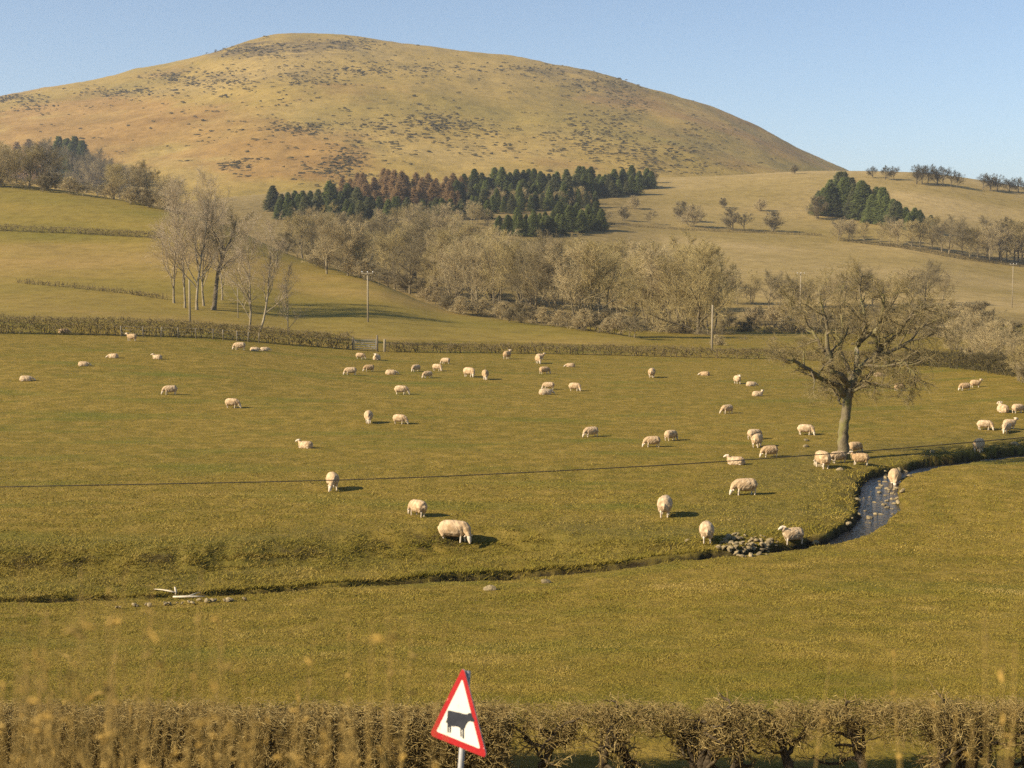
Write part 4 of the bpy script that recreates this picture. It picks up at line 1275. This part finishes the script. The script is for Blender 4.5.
# px, foot py, width px, pose, heading in degrees (0 = right, 90 = away, -90 = towards the camera), label
FLOCK = [
    (64, 333, 12, D_, 10, "sheep lying in the shade of the left hedge, first from the left edge"),
    (131.5, 341, 12, S, 170, "sheep standing just below the left hedge near the fence posts"),
    (113, 358, 12.5, D_, 175, "pale sheep lying low on the far left grass, second row below the hedge"),
    (157, 359, 11, U, 170, "sheep lying with its head raised, right of the low-lying pale one"),
    (84, 366, 12, D_, 0, "sheep lying flat between the hedge and the leftmost sheep"),
    (26.5, 381, 15, D_, 5, "greyish sheep lying down, leftmost of the whole flock"),
    (170, 394.5, 15, G, 195, "lone sheep grazing to the left in the left part of the field"),
    (232.5, 408, 16, G, -12, "lone sheep grazing to the right, left of the seated white one"),
    (239.5, 350, 13, G, 185, "sheep standing at the foot of the hedge under the close pair of trees"),
    (255, 351, 10, D_, 0, "middle of three sheep resting against the hedge under the close pair of trees"),
    (265, 351, 9, D_, 10, "rightmost of three sheep resting against the hedge under the close pair of trees"),
    (305, 448, 14, U, 160, "bright white sheep sitting alone in the middle left of the field"),
    (333, 490, 14, T, -75, "sheep under the cable grazing towards the viewer, left of the biggest pair"),
    (417.5, 516, 20, G, 130, "plump sheep turned away with its rump out, behind the largest sheep"),
    (455, 542, 33, T, -12, "largest sheep grazing on the lip of the old bank above the stream"),
    (368.5, 423, 9, G, -85, "narrow sheep facing the viewer, left one of a pair in mid field"),
    (400, 424, 15, G, -20, "sheep grazing to the right, right one of a pair in mid field"),
    (401.5, 394.5, 15, G, -8, "sheep grazing broadside behind the mid-field pair"),
    (350.5, 375, 13, G, 190, "sheep grazing leftwards, lowest of the group below the gate"),
    (369, 371.5, 11, G, 200, "sheep grazing leftwards, right beside the lowest one below the gate"),
    (391.5, 374.5, 13.5, D_, 0, "sheep stretched flat on the grass right of the gate group"),
    (360.5, 359, 9, G, -10, "sheep standing directly in front of the gate"),
    (376.5, 360, 8, U, -100, "small sheep resting by the right gate post"),
    (416, 371.5, 8.5, G, 230, "narrow sheep grazing, left of the trio right of the gate"),
    (427.5, 378, 10, G, 215, "sheep in the trio right of the gate, lowest of the three"),
    (437.5, 371, 10, T, -25, "sheep in the trio right of the gate, its head to the right"),
    (445.5, 364, 9, G, 160, "sheep closest to the low hedge above the trio"),
    (469.5, 377, 12, T, -40, "broad sheep grazing next to a narrow one facing the viewer, centre far field"),
    (485.3, 379.5, 7, G, -88, "narrow sheep facing the viewer beside the broad one, centre far field"),
    (507.5, 359, 8.5, S, 60, "sheep standing with its back to the low hedge, alone in the centre"),
    (540.5, 359.5, 9, S, 10, "rear one of two overlapping sheep against the low hedge"),
    (538.5, 363.5, 6.5, G, -80, "front one of two overlapping sheep against the low hedge"),
    (544.5, 374, 11.5, G, 25, "pale sheep leaning up to the right, above the standing and lying pair"),
    (570, 367, 11, D_, 185, "thin white sheep lying flat near the low hedge, right of centre"),
    (548.5, 389.5, 12, G, 175, "sheep standing behind a lying one in the centre of the far field"),
    (546, 394.5, 16, D_, 15, "sheep lying in front of a standing one in the centre of the far field"),
    (575, 391, 12, T, -20, "sheep grazing right of the standing and lying pair"),
    (591, 437, 14.5, G, 205, "whitish sheep grazing leftwards alone in the centre of the field"),
    (652, 377.5, 8.5, G, 75, "single sheep seen from behind, alone under the valley wood's right half"),
    (704.5, 375.5, 9, D_, 170, "tiny pale sheep lying alone near the plain pole"),
    (737.5, 384, 6.5, S, -80, "narrow white sheep facing the viewer, left of two lying sheep"),
    (751.5, 386, 11, D_, 10, "sheep lying between the narrow white one and the one below it"),
    (758, 396, 11, U, 10, "whitish sheep lying with raised head, lowest of the three left of the oak"),
    (727, 413.5, 11.5, T, 215, "brownish sheep grazing alone below the three resting ones left of the oak"),
    (652, 447, 17.5, G, 190, "sheep grazing leftwards, left one of a pair above the cable"),
    (671, 440.5, 13.5, G, 40, "sheep turned away, right one of a pair above the cable"),
    (754.5, 439.5, 15.5, G, 25, "rear one of two overlapping sheep left of the oak trunk"),
    (757.5, 447, 13, G, 65, "front one of two overlapping sheep left of the oak trunk"),
    (806, 435, 16, T, -15, "sheep grazing on its own just left of the oak trunk"),
    (769.5, 457, 17.5, G, -165, "sheep standing broadside on the cable line left of the oak"),
    (735, 464.5, 20, U, 165, "sheep lying with its head up to the left, under the cable"),
    (744.5, 495, 28, G, 188, "large pale sheep grazing leftwards below the cable, nearest the bend of the stream"),
    (822, 468, 14, G, 100, "leftmost of the sheep gathered at the foot of the oak"),
    (837.5, 463, 17, G, 205, "sheep right in front of the oak trunk, grazing leftwards"),
    (859.5, 465, 17.5, S, 170, "rightmost of the sheep gathered at the foot of the oak"),
    (855, 453, 10, G, 30, "sheep half hidden behind the oak trunk"),
    (894.5, 487, 15, G, 255, "sheep standing among the stones in the stream bend"),
    (979, 452.5, 15, G, 60, "brownish sheep in the shade of the oak at the far right"),
    (985, 430, 14, T, -15, "sheep grazing to the right above the shaded one at the far right"),
    (1010, 429, 14, S, 15, "rear one of two overlapping sheep at the right edge"),
    (1006, 433, 12, G, 235, "front one of two overlapping sheep at the right edge"),
    (1002.5, 412, 9, U, 90, "small sheep resting above the overlapping pair at the right edge"),
    (1018, 413, 11, G, 20, "sheep at the very right edge, beside the small resting one"),
    (964.5, 390.5, 10, G, 195, "left one of two sheep near the ragged hedge at the far right"),
    (975.8, 387.5, 10, S, 0, "right one of two sheep near the ragged hedge at the far right"),
    (899.5, 391, 10, G, 20, "sheep seen through the lower right twigs of the oak"),
    (878.5, 376.5, 7, D_, 0, "tiny pale sheep lying far behind the oak crown"),
    (665, 516, 16, G, 80, "sheep seen from behind, alone between the largest sheep and the stones"),
    (706.5, 541.5, 15, G, 85, "pinkish sheep seen from behind, left of the stone heap"),
    (792, 544, 27, S, 200, "sheep stepping up the bank right of the stone heap, facing left"),
]
for px, py, wpx, pose, ang, lb in FLOCK:
    P = Vector(ground_first(px, py))
    if pose not in USED:
        o = PROTO[pose]; USED.add(pose)
    else:
        o = copy_tree(PROTO[pose])
    a = math.radians(ang)
    full = {G: 1.34, T: 1.22, S: 1.36, U: 1.28, D_: 1.4}[pose]
    app = math.sqrt((math.cos(a) * full) ** 2 + (math.sin(a) * .58) ** 2)
    s = min(max(wpx * P.y / F / app, .80), 1.12)
    o.location = P - Vector((0, 0, .015)); o.rotation_euler = (0, 0, a); o.scale = (s, s, s)
    tag(o, None, lb, "sheep", "flock of sheep in the field")

# ------------------------------------------------------------------ stones
def stone_meshes(n=7):
    out = []
    for k in range(n):
        bm = bmesh.new(); bmesh.ops.create_icosphere(bm, subdivisions=2, radius=1)
        gg = np.random.default_rng(60 + k)
        cuts = norm(gg.normal(size=(9, 3))); lim = gg.uniform(.55, .85, 9)
        for v in bm.verts:
            c = np.array(v.co)
            for q, l in zip(cuts, lim):
                dd = c @ q
                if dd > l: c = c - q * (dd - l)
            c = c * (1 + .0)
            v.co = c * np.array([1, .75, .55])
        me = bpy.data.meshes.new("stone"); bm.to_mesh(me); bm.free(); me.materials.append(M_stone)
        out.append(me)
    return out


STONES = stone_meshes()


def stone(px, py, size, label, group, dz=0.0, name="stone", cat="stone"):
    P = Vector(ground_first(px, py))
    z = ghz(P.x, P.y)
    o = link(name, STONES[int(g.integers(len(STONES)))], None, None, label, cat, group)
    o.location = (P.x, P.y, max(z, float(wz(P.x)) - .08) + dz + size * .15)
    o.rotation_euler = (g.uniform(-.5, .5), g.uniform(-.5, .5), g.uniform(0, 6.28)); o.scale = (size,) * 3


for k in range(110):
    a = g.random() * 6.283; r = math.sqrt(g.random())
    x, y = 747 + r * 31 * math.cos(a), 546 + r * 12 * math.sin(a)
    stone(x, y, g.uniform(.05, .16), "angular grey stone in the heap on the stream bank", "stones of the heap on the bank", dz=.12 * (1 - r) * g.random() + .01)
for k in range(65):
    t = g.random()
    x = np.interp(t, [0, .35, .7, 1], [862, 880, 884, 900]) + g.normal() * 9; y = np.interp(t, [0, .35, .7, 1], [531, 505, 488, 472]) + g.normal() * 3
    stone(x, y, g.uniform(.07, .2), "small stone breaking the water in the bend of the stream", "stones in the stream bend", dz=.02)
for k in range(26):
    t = g.random(); x = 889 + g.normal() * 5 + 5 * math.sin(t * 3.1)
    stone(x, 482 + 36 * t, g.uniform(.08, .2), "small stone along the inner edge of the stream bend", "stones on the inner edge of the bend", dz=.05)
for k in range(24):
    x = 115 + 130 * g.random(); y = np.interp(x, [115, 180, 245], [609, 604.5, 600.5]) + g.normal() * .7
    stone(x, y, g.uniform(.05, .13), "pale stone at the foot of the bank by the driftwood", "stones by the driftwood", dz=.05)
for px, py, sz, lb in ((368 * 0 + 806, 447, .28, "flat pale stone in the grass left of the oak"), (806, 441, .22, "smaller flat stone between the oak and the lone grazing sheep"), (818, 466, .3, "pale stone at the feet of the leftmost sheep under the oak"),
                       (840, 470, .26, "flat stone in front of the oak's roots"), (932, 453, .24, "pale stone in the shade right of the oak"), (687, 541, .14, "small white stone left of the pinkish sheep"),
                       (546, 583, .2, "small pale rock at the edge of the narrow stream, right of the largest sheep"), (490, 590, .25, "low rock in the narrow stream below the largest sheep"), (1015, 445, .3, "long pale stone at the right edge in the oak's shade"),
                       (815, 545, .22, "stone at the hind feet of the sheep stepping up the bank")):
    stone(px, py, sz, lb, None)

# driftwood
def driftwood():
    a = Vector(ground_first(180, 598))
    def rel(px, py, h): return tuple(Vector(ground_first(px, py)) - a + Vector((0, 0, h)))
    mb = MB()
    mb.tube([rel(154, 590.5, .05), rel(162, 592, .08), rel(170, 594, .10), rel(176, 595, .08)], [.012, .022, .03, .03], 7)
    mb.tube([rel(175, 592, .16), rel(176, 594.5, .12), rel(176, 597, .05)], [.03, .042, .03], 7)
    mb.tube([rel(173, 598.3, .05), rel(186, 598.8, .07), rel(196, 598.4, .06), rel(205, 598, .05)], [.03, .04, .03, .018], 7)
    mb.tube([rel(187, 598.8, .07), rel(195, 597.4, .12), rel(201, 596, .14)], [.025, .018, .008], 6)
    link("driftwood", mb.mesh("driftwood", [M_drift]), None, None, "bleached white fallen branch lying on the flat strip beside the stream", "branch").location = a


driftwood()

# ------------------------------------------------------------------ grass (uncountable)
def blades(n, box, hmin, hmax, w, seed, lean=.5, keep=None, tone=(.0, 1.0), name="grass_blades"):
    g2 = np.random.default_rng(seed)
    px = g2.uniform(box[0], box[2], n); py = g2.uniform(box[1], box[3], n)
    P = ground_hit(px, py, 9)
    z, so, ro, s = ground_z(P[:, 0], P[:, 1], True)
    k = (np.abs(s) > sdist(P[:, 0], P[:, 1])[1] + .16)
    if keep is not None: k &= keep(P, so, ro, s, g2)
    P = P[k]; P[:, 2] = z[k]; n = len(P); ro = ro[k]
    h = g2.uniform(hmin, hmax, n) * (1 + .5 * vnoise(P[:, 0] * 1.3, P[:, 1] * 1.3)) * np.clip(P[:, 1] / 38, .75, 1.6)
    a = g2.random(n) * 6.283
    ww = w * np.clip(P[:, 1] / 38, .7, 2.0) * g2.uniform(.6, 1.4, n)
    dx = np.stack([np.cos(a) * ww, np.sin(a) * ww, np.zeros(n)], 1)
    ln = np.stack([g2.normal(size=n) * lean * h, g2.normal(size=n) * lean * h, h], 1)
    V = np.empty((n, 3, 3)); V[:, 0] = P - dx; V[:, 1] = P + dx; V[:, 2] = P + ln
    V[:, :2, 2] -= .01
    patch = .5 + .5 * fbm(P[:, 0] * .16, P[:, 1] * .22, 3) + .65 * fbm(P[:, 0] * .8, P[:, 1] * 1.2, 3)
    tn = np.clip(.12 + patch * .62 + .10 * g2.normal(size=n), 0, 1) * (tone[1] - tone[0]) + tone[0]
    return V.reshape(-1, 3), np.arange(n * 3).reshape(-1, 3), np.repeat(tn, 3)


mb = MB()
mb.add(*blades(360000, (-120, 590, 1150, 722), .012, .040, .011, 71, 1.5))
mb.add(*blades(260000, (-120, 425, 1150, 600), .012, .038, .012, 72, 1.5, lambda P, so, ro, s, q: q.random(len(s)) < sstep(82, 56, P[:, 1])))
mb.add(*blades(42000, (-120, 540, 760, 615), .03, .08, .012, 73, 1.3, lambda P, so, ro, s, q: (ro > .25) & (s > 0) & (q.random(len(s)) < .8), (.1, .9)))
mb.add(*blades(200000, (-120, 545, 860, 620), .04, .12, .011, 75, 1.0, lambda P, so, ro, s, q: (s > 0) & (s < .75) | (s < 0) & (s > -.6) & (q.random(len(s)) < .35), (.05, .85)))
mb.add(*blades(16000, (640, 440, 1100, 575), .04, .10, .014, 74, 1.2, lambda P, so, ro, s, q: (s > 0) & (s < 2.8) & (q.random(len(s)) < .75), (.1, .85)))
link("pasture_grass", mb.mesh("pasture_grass", [M_blade], False, True), kind="stuff")

# ------------------------------------------------------------------ roadside hedge
HY = 25.2


def gnarled_shrub(seed, w, h, ntw):
    """a flail-cut hawthorn: knotted trunk, crooked limbs, box-trimmed twigs"""
    g2 = np.random.default_rng(seed)
    tk, tw = MB(), MB()
    nst = int(g2.integers(1, 4))
    st = np.stack([g2.normal(size=nst) * .10, g2.normal(size=nst) * .06, np.full(nst, -.3)], 1)
    dd = np.stack([g2.normal(size=nst) * .22, g2.normal(size=nst) * .15, np.ones(nst)], 1)
    P, R = grow(st, dd, np.full(nst, h * .75 + .3), np.full(nst, .085) * g2.uniform(.7, 1.3, nst), np.full(nst, .05), 8, .16, .05, g2)
    R = R * (1 + .22 * g2.normal(size=R.shape).clip(-1, 1))
    tk.tubes(P, R, 8)
    p, d, r, t, _ = spawn(P, R, 9, .42, 1.0, .6, 1.35, g2)
    P1, R1 = grow(p, d, g2.uniform(.25, .6, len(t)) * w, np.full(len(t), .030), np.full(len(t), .014), 6, .42, .10, g2)
    tk.tubes(P1, R1, 6)
    p, d, r, t, _ = spawn(P1, R1, 6, .3, 1.0, .5, 1.4, g2)
    P2, R2 = grow(p, d, g2.uniform(.14, .34, len(t)), r * .5, np.full(len(t), .0048), 4, .36, .08, g2)
    tw.tubes(P2, R2, 4)
    p, d, r, t, _ = spawn(P2, R2, 6, .15, 1.0, .5, 1.4, g2)
    P3, R3 = grow(p, d, g2.uniform(.06, .2, len(t)), np.full(len(t), .0046), np.full(len(t), .0024), 2, .25, .05, g2)
    keep = (P3[:, -1, 2] < h * (1 + .05 * g2.normal(size=len(P3)))) & (np.abs(P3[:, -1, 0]) < w * .62)
    tw.tubes(P3[keep], R3[keep], 3)
    # outer shell of short cut twigs
    n = ntw
    B = np.stack([g2.uniform(-.55, .55, n) * w, g2.normal(size=n) * .22, h * (.42 + .56 * g2.random(n) ** .65)], 1)
    blob = fbm(B[:, 0] * 3 + seed, B[:, 2] * 3, 2) + .25 * (B[:, 2] / h - .6)
    B = B[blob > .04]; n = len(B)
    D = norm(np.stack([g2.normal(size=n), g2.normal(size=n) * .7, .25 + .7 * g2.normal(size=n)], 1))
    P4, R4 = grow(B, D, g2.uniform(.05, .17, n), np.full(n, .0046), np.full(n, .0026), 2, .26, 0, g2)
    keep = P4[:, -1, 2] < h * (1.0 + .025 * g2.normal(size=n))
    tw.tubes(P4[keep], R4[keep], 3)
    return tk.mesh("trunk", [M_hedge_bark]), tw.mesh("twigs", [M_hedge_twig])


shr = [gnarled_shrub(201 + k, 1.25, 1.0, 1900) for k in range(5)]
# px, width px, top py, label
SHRUBS = [(535, 74, 704, "flat-topped hedge shrub with twin trunks just right of the warning sign"),
          (607, 66, 703, "hedge shrub with one straight dark trunk, second right of the warning sign"),
          (648, 62, 704, "dense twiggy hedge shrub, third right of the warning sign"),
          (700, 74, 704, "bushy hedge shrub with hidden trunk, fourth right of the warning sign"),
          (752, 70, 703, "hedge shrub left of the one with a crooked open trunk"),
          (805, 66, 702, "thin hedge shrub with a crooked open trunk and a gap under it"),
          (870, 84, 701, "broad hedge shrub with a knotted dark trunk at the lower right"),
          (930, 76, 700, "hedge shrub between the broad knotted one and the last two at the right edge"),
          (985, 70, 699, "hedge shrub with a leaning stem, second last at the right edge"),
          (1035, 76, 699, "last hedge shrub cut by the right edge of the picture")]
for k, (px, wp_, ty, lb) in enumerate(SHRUBS):
    X = (px - CX) / F * HY * math.cos(PITCH)
    z0 = ghz(X, HY)
    top = at_depth(np.array(px), np.array(ty), HY)[2]
    o = empty("hedge_shrub", (X, HY, z0), 0 if k % 2 else math.pi, lb, "hedge shrub", "flail-cut shrubs of the roadside hedge")
    s = (wp_ + 22) / F * HY / 1.25
    tm, wm = shr[k % 5]
    o.scale = (s, 1.0, (top - z0) / 1.0)
    link("trunk", tm, o); link("twigs", wm, o)


def left_hedge():
    g2 = np.random.default_rng(77)
    x0, x1 = (-160 - CX) / F * HY, (508 - CX) / F * HY
    zb = ghz((x0 + x1) / 2, HY)
    top = at_depth(np.array(200.), np.array(709.), HY)[2] - zb
    n = 95000
    B = np.stack([g2.uniform(x0, x1, n), HY + g2.normal(size=n) * .30, zb + top * g2.random(n) ** .75], 1)
    blob = fbm(B[:, 0] * 4.2, B[:, 2] * 4.6, 3)
    B = B[blob > -.5]; n = len(B)
    D = norm(np.stack([g2.normal(size=n), g2.normal(size=n) * .7, .4 + .7 * g2.normal(size=n)], 1))
    P4, R4 = grow(B, D, g2.uniform(.07, .28, n), g2.uniform(.005, .009, n), np.full(n, .0035), 2, .4, 0, g2)
    keep = P4[:, -1, 2] < zb + top * (1 + .05 * vnoise(B[:, 0] * 1.4, B[:, 0] * 0) + .03 * g2.normal(size=n))
    o = link("roadside_hedge", MB().tubes(P4[keep], R4[keep], 3).mesh("roadside_hedge", [M_hedge_twig]), None, None, "dense brown roadside hedge behind the dry stems, left of the warning sign", "hedge")
    ns = 7
    B = np.stack([np.linspace(x0, x1, ns) + g2.normal(size=ns) * .08, HY + g2.normal(size=ns) * .1, np.full(ns, zb - .3)], 1)
    P, R = grow(B, np.stack([g2.normal(size=ns) * .3, g2.normal(size=ns) * .2, np.ones(ns)], 1), np.full(ns, top * .8 + .3), np.full(ns, .045), np.full(ns, .02), 7, .3, .1, g2)
    mb = MB().tubes(P, R, 7)
    p, d, r, t, _ = spawn(P, R, 7, .35, 1., .5, 1.3, g2)
    P, R = grow(p, d, g2.uniform(.2, .6, len(t)), np.full(len(t), .024), np.full(len(t), .01), 5, .4, .1, g2)
    mb.tubes(P, R, 5)
    link("stems", mb.mesh("stems", [M_hedge_bark]), o)


left_hedge()

# ------------------------------------------------------------------ cattle warning sign
def cattle_sign():
    # the three corners lie on their sight lines; distances solved so that the plate is a 0.75 m equilateral triangle
    px3 = [(463.8, 665.8), (429.6, 735.0), (487.6, 758.6)]
    rd = [norm(raydir(*p)) for p in px3]
    dist = np.array([11.75, 12.25, 11.65])
    C0 = np.array([0, 0, CAMZ])
    def res(t):
        p = [C0 + r * k for r, k in zip(rd, t)]
        return np.array([np.linalg.norm(p[i] - p[(i+1) % 3]) - .75 for i in range(3)])
    for _ in range(60):
        r0 = res(dist); J = np.empty((3, 3))
        for j in range(3):
            e = np.zeros(3); e[j] = 1e-4
            J[:, j] = (res(dist + e) - r0) / 1e-4
        dist = dist - .5 * np.linalg.lstsq(J, r0, rcond=None)[0]
    pc = [C0 + r * k for r, k in zip(rd, dist)]
    cen = Vector(sum(pc) / 3)
    ax = Vector(pc[2] - pc[1]).normalized(); by = Vector(pc[0] - (pc[1] + pc[2]) / 2)
    by = (by - ax * by.dot(ax)).normalized(); nn = ax.cross(by)
    M = Matrix((ax, by, nn)).transposed().to_4x4()
    def uv(zx, zy):                                      # photo point -> sign plane metres
        d = Vector(raydir(410 + zx / 6.51, 650 + zy / 6.51))
        k = (cen - CAMV).dot(nn) / d.dot(nn)
        v = CAMV + d * k - cen
        return np.array([v.dot(ax), v.dot(by)])
    def rounded(R, r, n=6):
        out = []
        for k in range(3):
            an = math.pi / 2 + k * 2 * math.pi / 3
            c = np.array([math.cos(an), math.sin(an)]) * (R - 2 * r)
            for j in range(n + 1):
                q = an - math.pi / 3 + j / n * 2 * math.pi / 3
                out.append(c + r * np.array([math.cos(q), math.sin(q)]))
        return out
    def prism(pts, z0, z1, name, m):
        bm = bmesh.new()
        lo = [bm.verts.new((p[0], p[1], z0)) for p in pts]; hi = [bm.verts.new((p[0], p[1], z1)) for p in pts]
        n = len(pts)
        fs = [bm.faces.new(hi), bm.faces.new(lo[::-1])]
        for i in range(n): bm.faces.new((lo[i], lo[(i+1) % n], hi[(i+1) % n], hi[i]))
        bmesh.ops.recalc_face_normals(bm, faces=bm.faces)
        bmesh.ops.triangulate(bm, faces=[f for f in bm.faces if len(f.verts) > 4])
        me = bpy.data.meshes.new(name); bm.to_mesh(me); bm.free(); me.materials.append(m)
        return me
    # base of the pole on the bank
    poleB = cen - nn * .036 + ax * .012
    up = by
    k = 1.0
    foot = poleB - up * 1.0
    for _ in range(40):
        gz_ = ghz(foot.x, foot.y)
        if foot.z > gz_ - .3: foot = foot - up * .08
    root = empty("warning_sign", foot, 0, "red and white triangular warning sign with a black cow on a leaning grey pole", "road sign")
    inv = Matrix.Translation(-foot)
    def put(name, me, off=0.0):
        o = link(name, me, root)
        o.matrix_local = inv @ Matrix.Translation(cen) @ M
        return o
    R = .75 / math.sqrt(3)
    outer = rounded(R, .028)
    put("sign_plate", prism(outer, -.004, .003, "sign_plate", M_galv))
    # red border ring
    inner = rounded(R * .76, .010)
    bm = bmesh.new()
    n = len(outer)
    o1 = [bm.verts.new((p[0] * .995, p[1] * .995, .0032)) for p in outer]; i1 = [bm.verts.new((p[0], p[1], .0032)) for p in inner]
    o2 = [bm.verts.new((p[0] * .995, p[1] * .995, .0058)) for p in outer]; i2 = [bm.verts.new((p[0], p[1], .0058)) for p in inner]
    for i in range(n):
        j = (i + 1) % n
        bm.faces.new((o2[i], o2[j], i2[j], i2[i])); bm.faces.new((o1[i], o1[j], o2[j], o2[i])); bm.faces.new((i1[j], i1[i], i2[i], i2[j]))
    bmesh.ops.recalc_face_normals(bm, faces=bm.faces)
    me = bpy.data.meshes.new("red_border"); bm.to_mesh(me); bm.free(); me.materials.append(M_red)
    put("red_border", me)
    put("white_panel", prism([p * .997 for p in inner], .0033, .0048, "white_panel", M_white))
    cow = [(249, 393), (262, 393), (300, 402), (330, 408), (352, 416), (378, 418), (384, 410), (400, 409), (407, 416), (409, 428), (416, 444), (425, 458), (421, 467), (408, 468), (395, 463), (384, 466), (374, 478),
           (366, 494), (362, 506), (356, 514), (356, 578), (346, 575), (345, 520), (338, 516), (341, 566), (332, 563), (331, 508), (318, 500), (298, 496), (284, 498), (272, 494), (270, 538), (262, 537), (262, 503),
           (256, 500), (257, 536), (248, 535), (248, 490), (246, 470), (241, 474), (236, 468), (242, 456), (247, 440)]
    put("cow_symbol", prism([uv(*p) for p in cow], .0050, .0068, "cow_symbol", M_black))
    L = (cen + by * (R * .90)) - nn * .04
    topL = L - foot
    botL = poleB - foot - nn * -.015
    p0 = Vector((0, 0, 0)); dirp = by
    mb = MB().tube([tuple(-nn * -.0 + dirp * t) for t in (0, .8, 1.6, (L - foot).dot(by))], [.024, .024, .024, .024], 14)
    link("pole", mb.mesh("pole", [M_galv]), root)
    for t in (-.14, .22):
        c = cen + by * t - nn * .03 - foot
        mbb = MB(); Mx = Matrix.Translation(c) @ M
        mbb.box((-.05, -.02, -.012), (.05, .02, .022), Mx)
        link("bracket", mbb.mesh("bracket", [M_galv], False), root)


cattle_sign()

# ------------------------------------------------------------------ dry roadside stems in front
def dry_stems():
    g2 = np.random.default_rng(88)
    mb = MB()
    def clump(n, pxr, topf, Yr):
        px = g2.uniform(pxr[0], pxr[1], n); Y = g2.uniform(Yr[0], Yr[1], n)
        X = (px - CX) / F * Y
        z0 = ground_z(X, Y)
        ty = topf(px) + np.abs(g2.normal(size=n)) * 46
        zt = at_depth(px, ty, Y)[:, 2]
        h = np.maximum(zt - z0, .3)
        st = np.stack([X, Y, z0], 1)
        P, R = grow(st, np.stack([.06 + g2.normal(size=n) * .06, g2.normal(size=n) * .08, np.ones(n)], 1), h, g2.uniform(.0018, .0038, n), np.full(n, .0010), 7, .035, .03, g2)
        V, f = tubes(P, R, 4)
        mb.add(V, f, np.repeat(np.clip(g2.normal(.45, .2, n), 0, .8), 8 * 4))
        # withered leaves and seed heads
        p, d, r, t, _ = spawn(P, R, 7, .50, 1.0, .4, 1.4, g2)
        m = g2.random(len(t)) < .75
        p, d = p[m], d[m]; k = len(p)
        P2, _R = grow(p, d, g2.uniform(.012, .04, k), np.full(k, .004), np.full(k, .001), 2, .4, -.1, g2)
        R2 = np.tile([.002, 1, .001], (k, 1)); R2[:, 1] = g2.uniform(.0022, .0058, k)
        V, f = tubes(P2, R2, 4)
        mb.add(V, f, np.repeat(np.clip(g2.normal(.75, .3, k), .1, 1), 3 * 4))
    clump(125, (-200, 120), lambda x: 655 + 0 * x, (2.4, 5.0))
    clump(85, (120, 385), lambda x: 685 + 0 * x, (2.6, 5.2))
    clump(30, (-40, 130), lambda x: 565 + 0 * x, (2.3, 3.8))
    clump(16, (170, 380), lambda x: 605 + 0 * x, (2.4, 3.8))
    clump(22, (930, 1140), lambda x: 665 + 0 * x, (2.4, 4.4))
    clump(6, (980, 1060), lambda x: 615 + 0 * x, (2.3, 3))
    clump(3, (780, 900), lambda x: 650 + 0 * x, (2.4, 4))
    link("dry_stems", mb.mesh("dry_stems", [M_straw], True, True), kind="stuff")


dry_stems()
